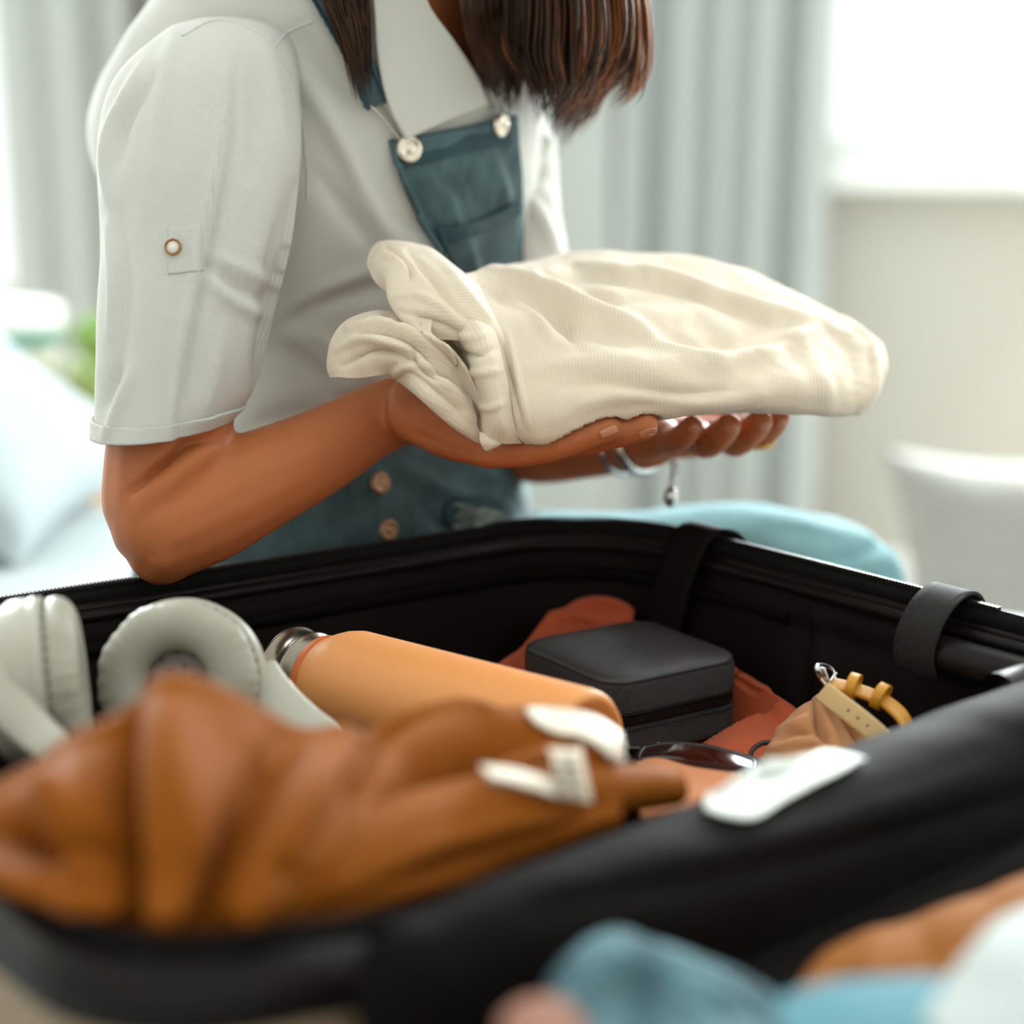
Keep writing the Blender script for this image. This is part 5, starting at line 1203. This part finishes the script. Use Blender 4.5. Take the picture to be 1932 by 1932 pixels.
# ------------------------------------------------------------------ the other half: clothes in the lid
o, V, F = sheet('corduroy_trousers', [[(1480, 1905, .760), (1560, 1800, .790), (1700, 1745, .810), (1830, 1690, .830), (1960, 1640, .850), (2100, 1590, .870)], [(1475, 1930, .715), (1560, 1838, .735), (1700, 1770, .755), (1830, 1715, .775), (1960, 1668, .795), (2100, 1620, .815)], [(1500, 1960, .690), (1590, 1890, .700), (1710, 1840, .720), (1850, 1790, .740), (1980, 1740, .760), (2100, 1700, .780)], [(1560, 2040, .670), (1640, 1980, .680), (1740, 1940, .690), (1880, 1890, .705), (2000, 1850, .720), (2120, 1810, .735)], [(1620, 2160, .650), (1700, 2120, .650), (1800, 2080, .655), (1920, 2040, .66), (2030, 2000, .67), (2140, 1960, .68)]], 'cord', nu=70, nv=110, solid=.006, noise=[(14, .002, 2)],
   lines=[([(1730, 1740), (1750, 1800), (1770, 1870)], 30, -.002), ([(1640, 1760), (1660, 1820), (1640, 1880)], 34, .002), ([(1850, 1690), (1890, 1750), (1932, 1800)], 34, -.002), ([(1560, 1870), (1600, 1860), (1650, 1880)], 16, -.006)])
tag(o, 'mustard ribbed corduroy trousers folded in the lid half', 'trousers')
o, V, F = sheet('folded_jeans', [[(1060, 1860, .700), (1100, 1800, .715), (1160, 1768, .725), (1230, 1795, .725), (1340, 1838, .720), (1440, 1880, .715), (1530, 1925, .71)], [(1055, 1880, .670), (1095, 1825, .685), (1160, 1795, .692), (1235, 1815, .692), (1340, 1858, .688), (1440, 1900, .682), (1530, 1945, .68)], [(1080, 1930, .640), (1130, 1880, .650), (1200, 1850, .655), (1270, 1868, .655), (1360, 1905, .650), (1450, 1945, .645), (1540, 1985, .64)], [(1110, 2010, .610), (1180, 1960, .615), (1250, 1935, .618), (1320, 1945, .618), (1400, 1975, .612), (1480, 2010, .61), (1560, 2050, .6)], [(1160, 2150, .58), (1240, 2110, .58), (1310, 2090, .58), (1380, 2090, .58), (1450, 2110, .575), (1520, 2140, .57), (1600, 2180, .57)]], 'jeans', nu=80, nv=110, solid=.005, noise=[(40, .003, 6)],
   lines=[([(1110, 1840), (1200, 1830), (1320, 1870), (1420, 1910)], 12, .006), ([(1090, 1870), (1190, 1855), (1300, 1890), (1390, 1925)], 11, -.007), ([(1180, 1800), (1280, 1835), (1380, 1870)], 10, -.005), ([(1130, 1900), (1240, 1890), (1340, 1925)], 12, .006), ([(1400, 1880), (1440, 1910), (1470, 1932)], 14, -.008)])
tag(o, 'crumpled washed blue jeans at the edge of the lid half', 'jeans')
o, V, F = sheet('blue_top', [[(1480, 1905, .655), (1560, 1878, .665), (1680, 1870, .672), (1800, 1872, .68), (1900, 1900, .68)], [(1470, 1935, .630), (1560, 1905, .640), (1680, 1898, .648), (1800, 1900, .655), (1900, 1930, .66)], [(1500, 2000, .60), (1590, 1980, .605), (1700, 1970, .61), (1810, 1970, .62), (1910, 1990, .62)], [(1540, 2120, .57), (1620, 2110, .57), (1720, 2100, .575), (1830, 2100, .58), (1930, 2110, .58)]], 'blue_jersey', nu=50, nv=70, solid=.006, noise=[(24, .002, 12)])
tag(o, 'smooth sky blue folded top between jeans and white cloth', 'garment')
o, V, F = sheet('white_top', [[(1770, 1925, .655), (1830, 1840, .670), (1890, 1765, .685), (1960, 1730, .70), (2060, 1690, .71)], [(1760, 1950, .625), (1830, 1868, .640), (1895, 1795, .655), (1970, 1755, .668), (2070, 1715, .68)], [(1790, 2000, .60), (1870, 1930, .612), (1940, 1870, .625), (2020, 1830, .64), (2110, 1800, .65)], [(1830, 2110, .57), (1920, 2060, .58), (2000, 2010, .59), (2080, 1980, .60), (2160, 1950, .61)]], 'white_knit', nu=60, nv=70, solid=.006, noise=[(20, .003, 14)])
tag(o, 'white cotton top heaped beside the mustard corduroy', 'garment')
o, V, F = sheet('peach_top', [[(955, 1930, .640), (990, 1902, .645), (1040, 1895, .65), (1090, 1915, .65)], [(950, 1960, .615), (990, 1935, .62), (1045, 1925, .625), (1100, 1945, .625)], [(960, 2050, .58), (1010, 2030, .585), (1060, 2020, .59), (1120, 2030, .59)]], 'peach_cloth', nu=30, nv=40, solid=.006, noise=[(30, .002, 5)])
tag(o, 'dusty peach cloth peeking out beside the blue jeans', 'garment')
print('objects', len(SC.objects), 'tris', sum(len(o.data.polygons)*2 for o in SC.objects if o.type == 'MESH'))
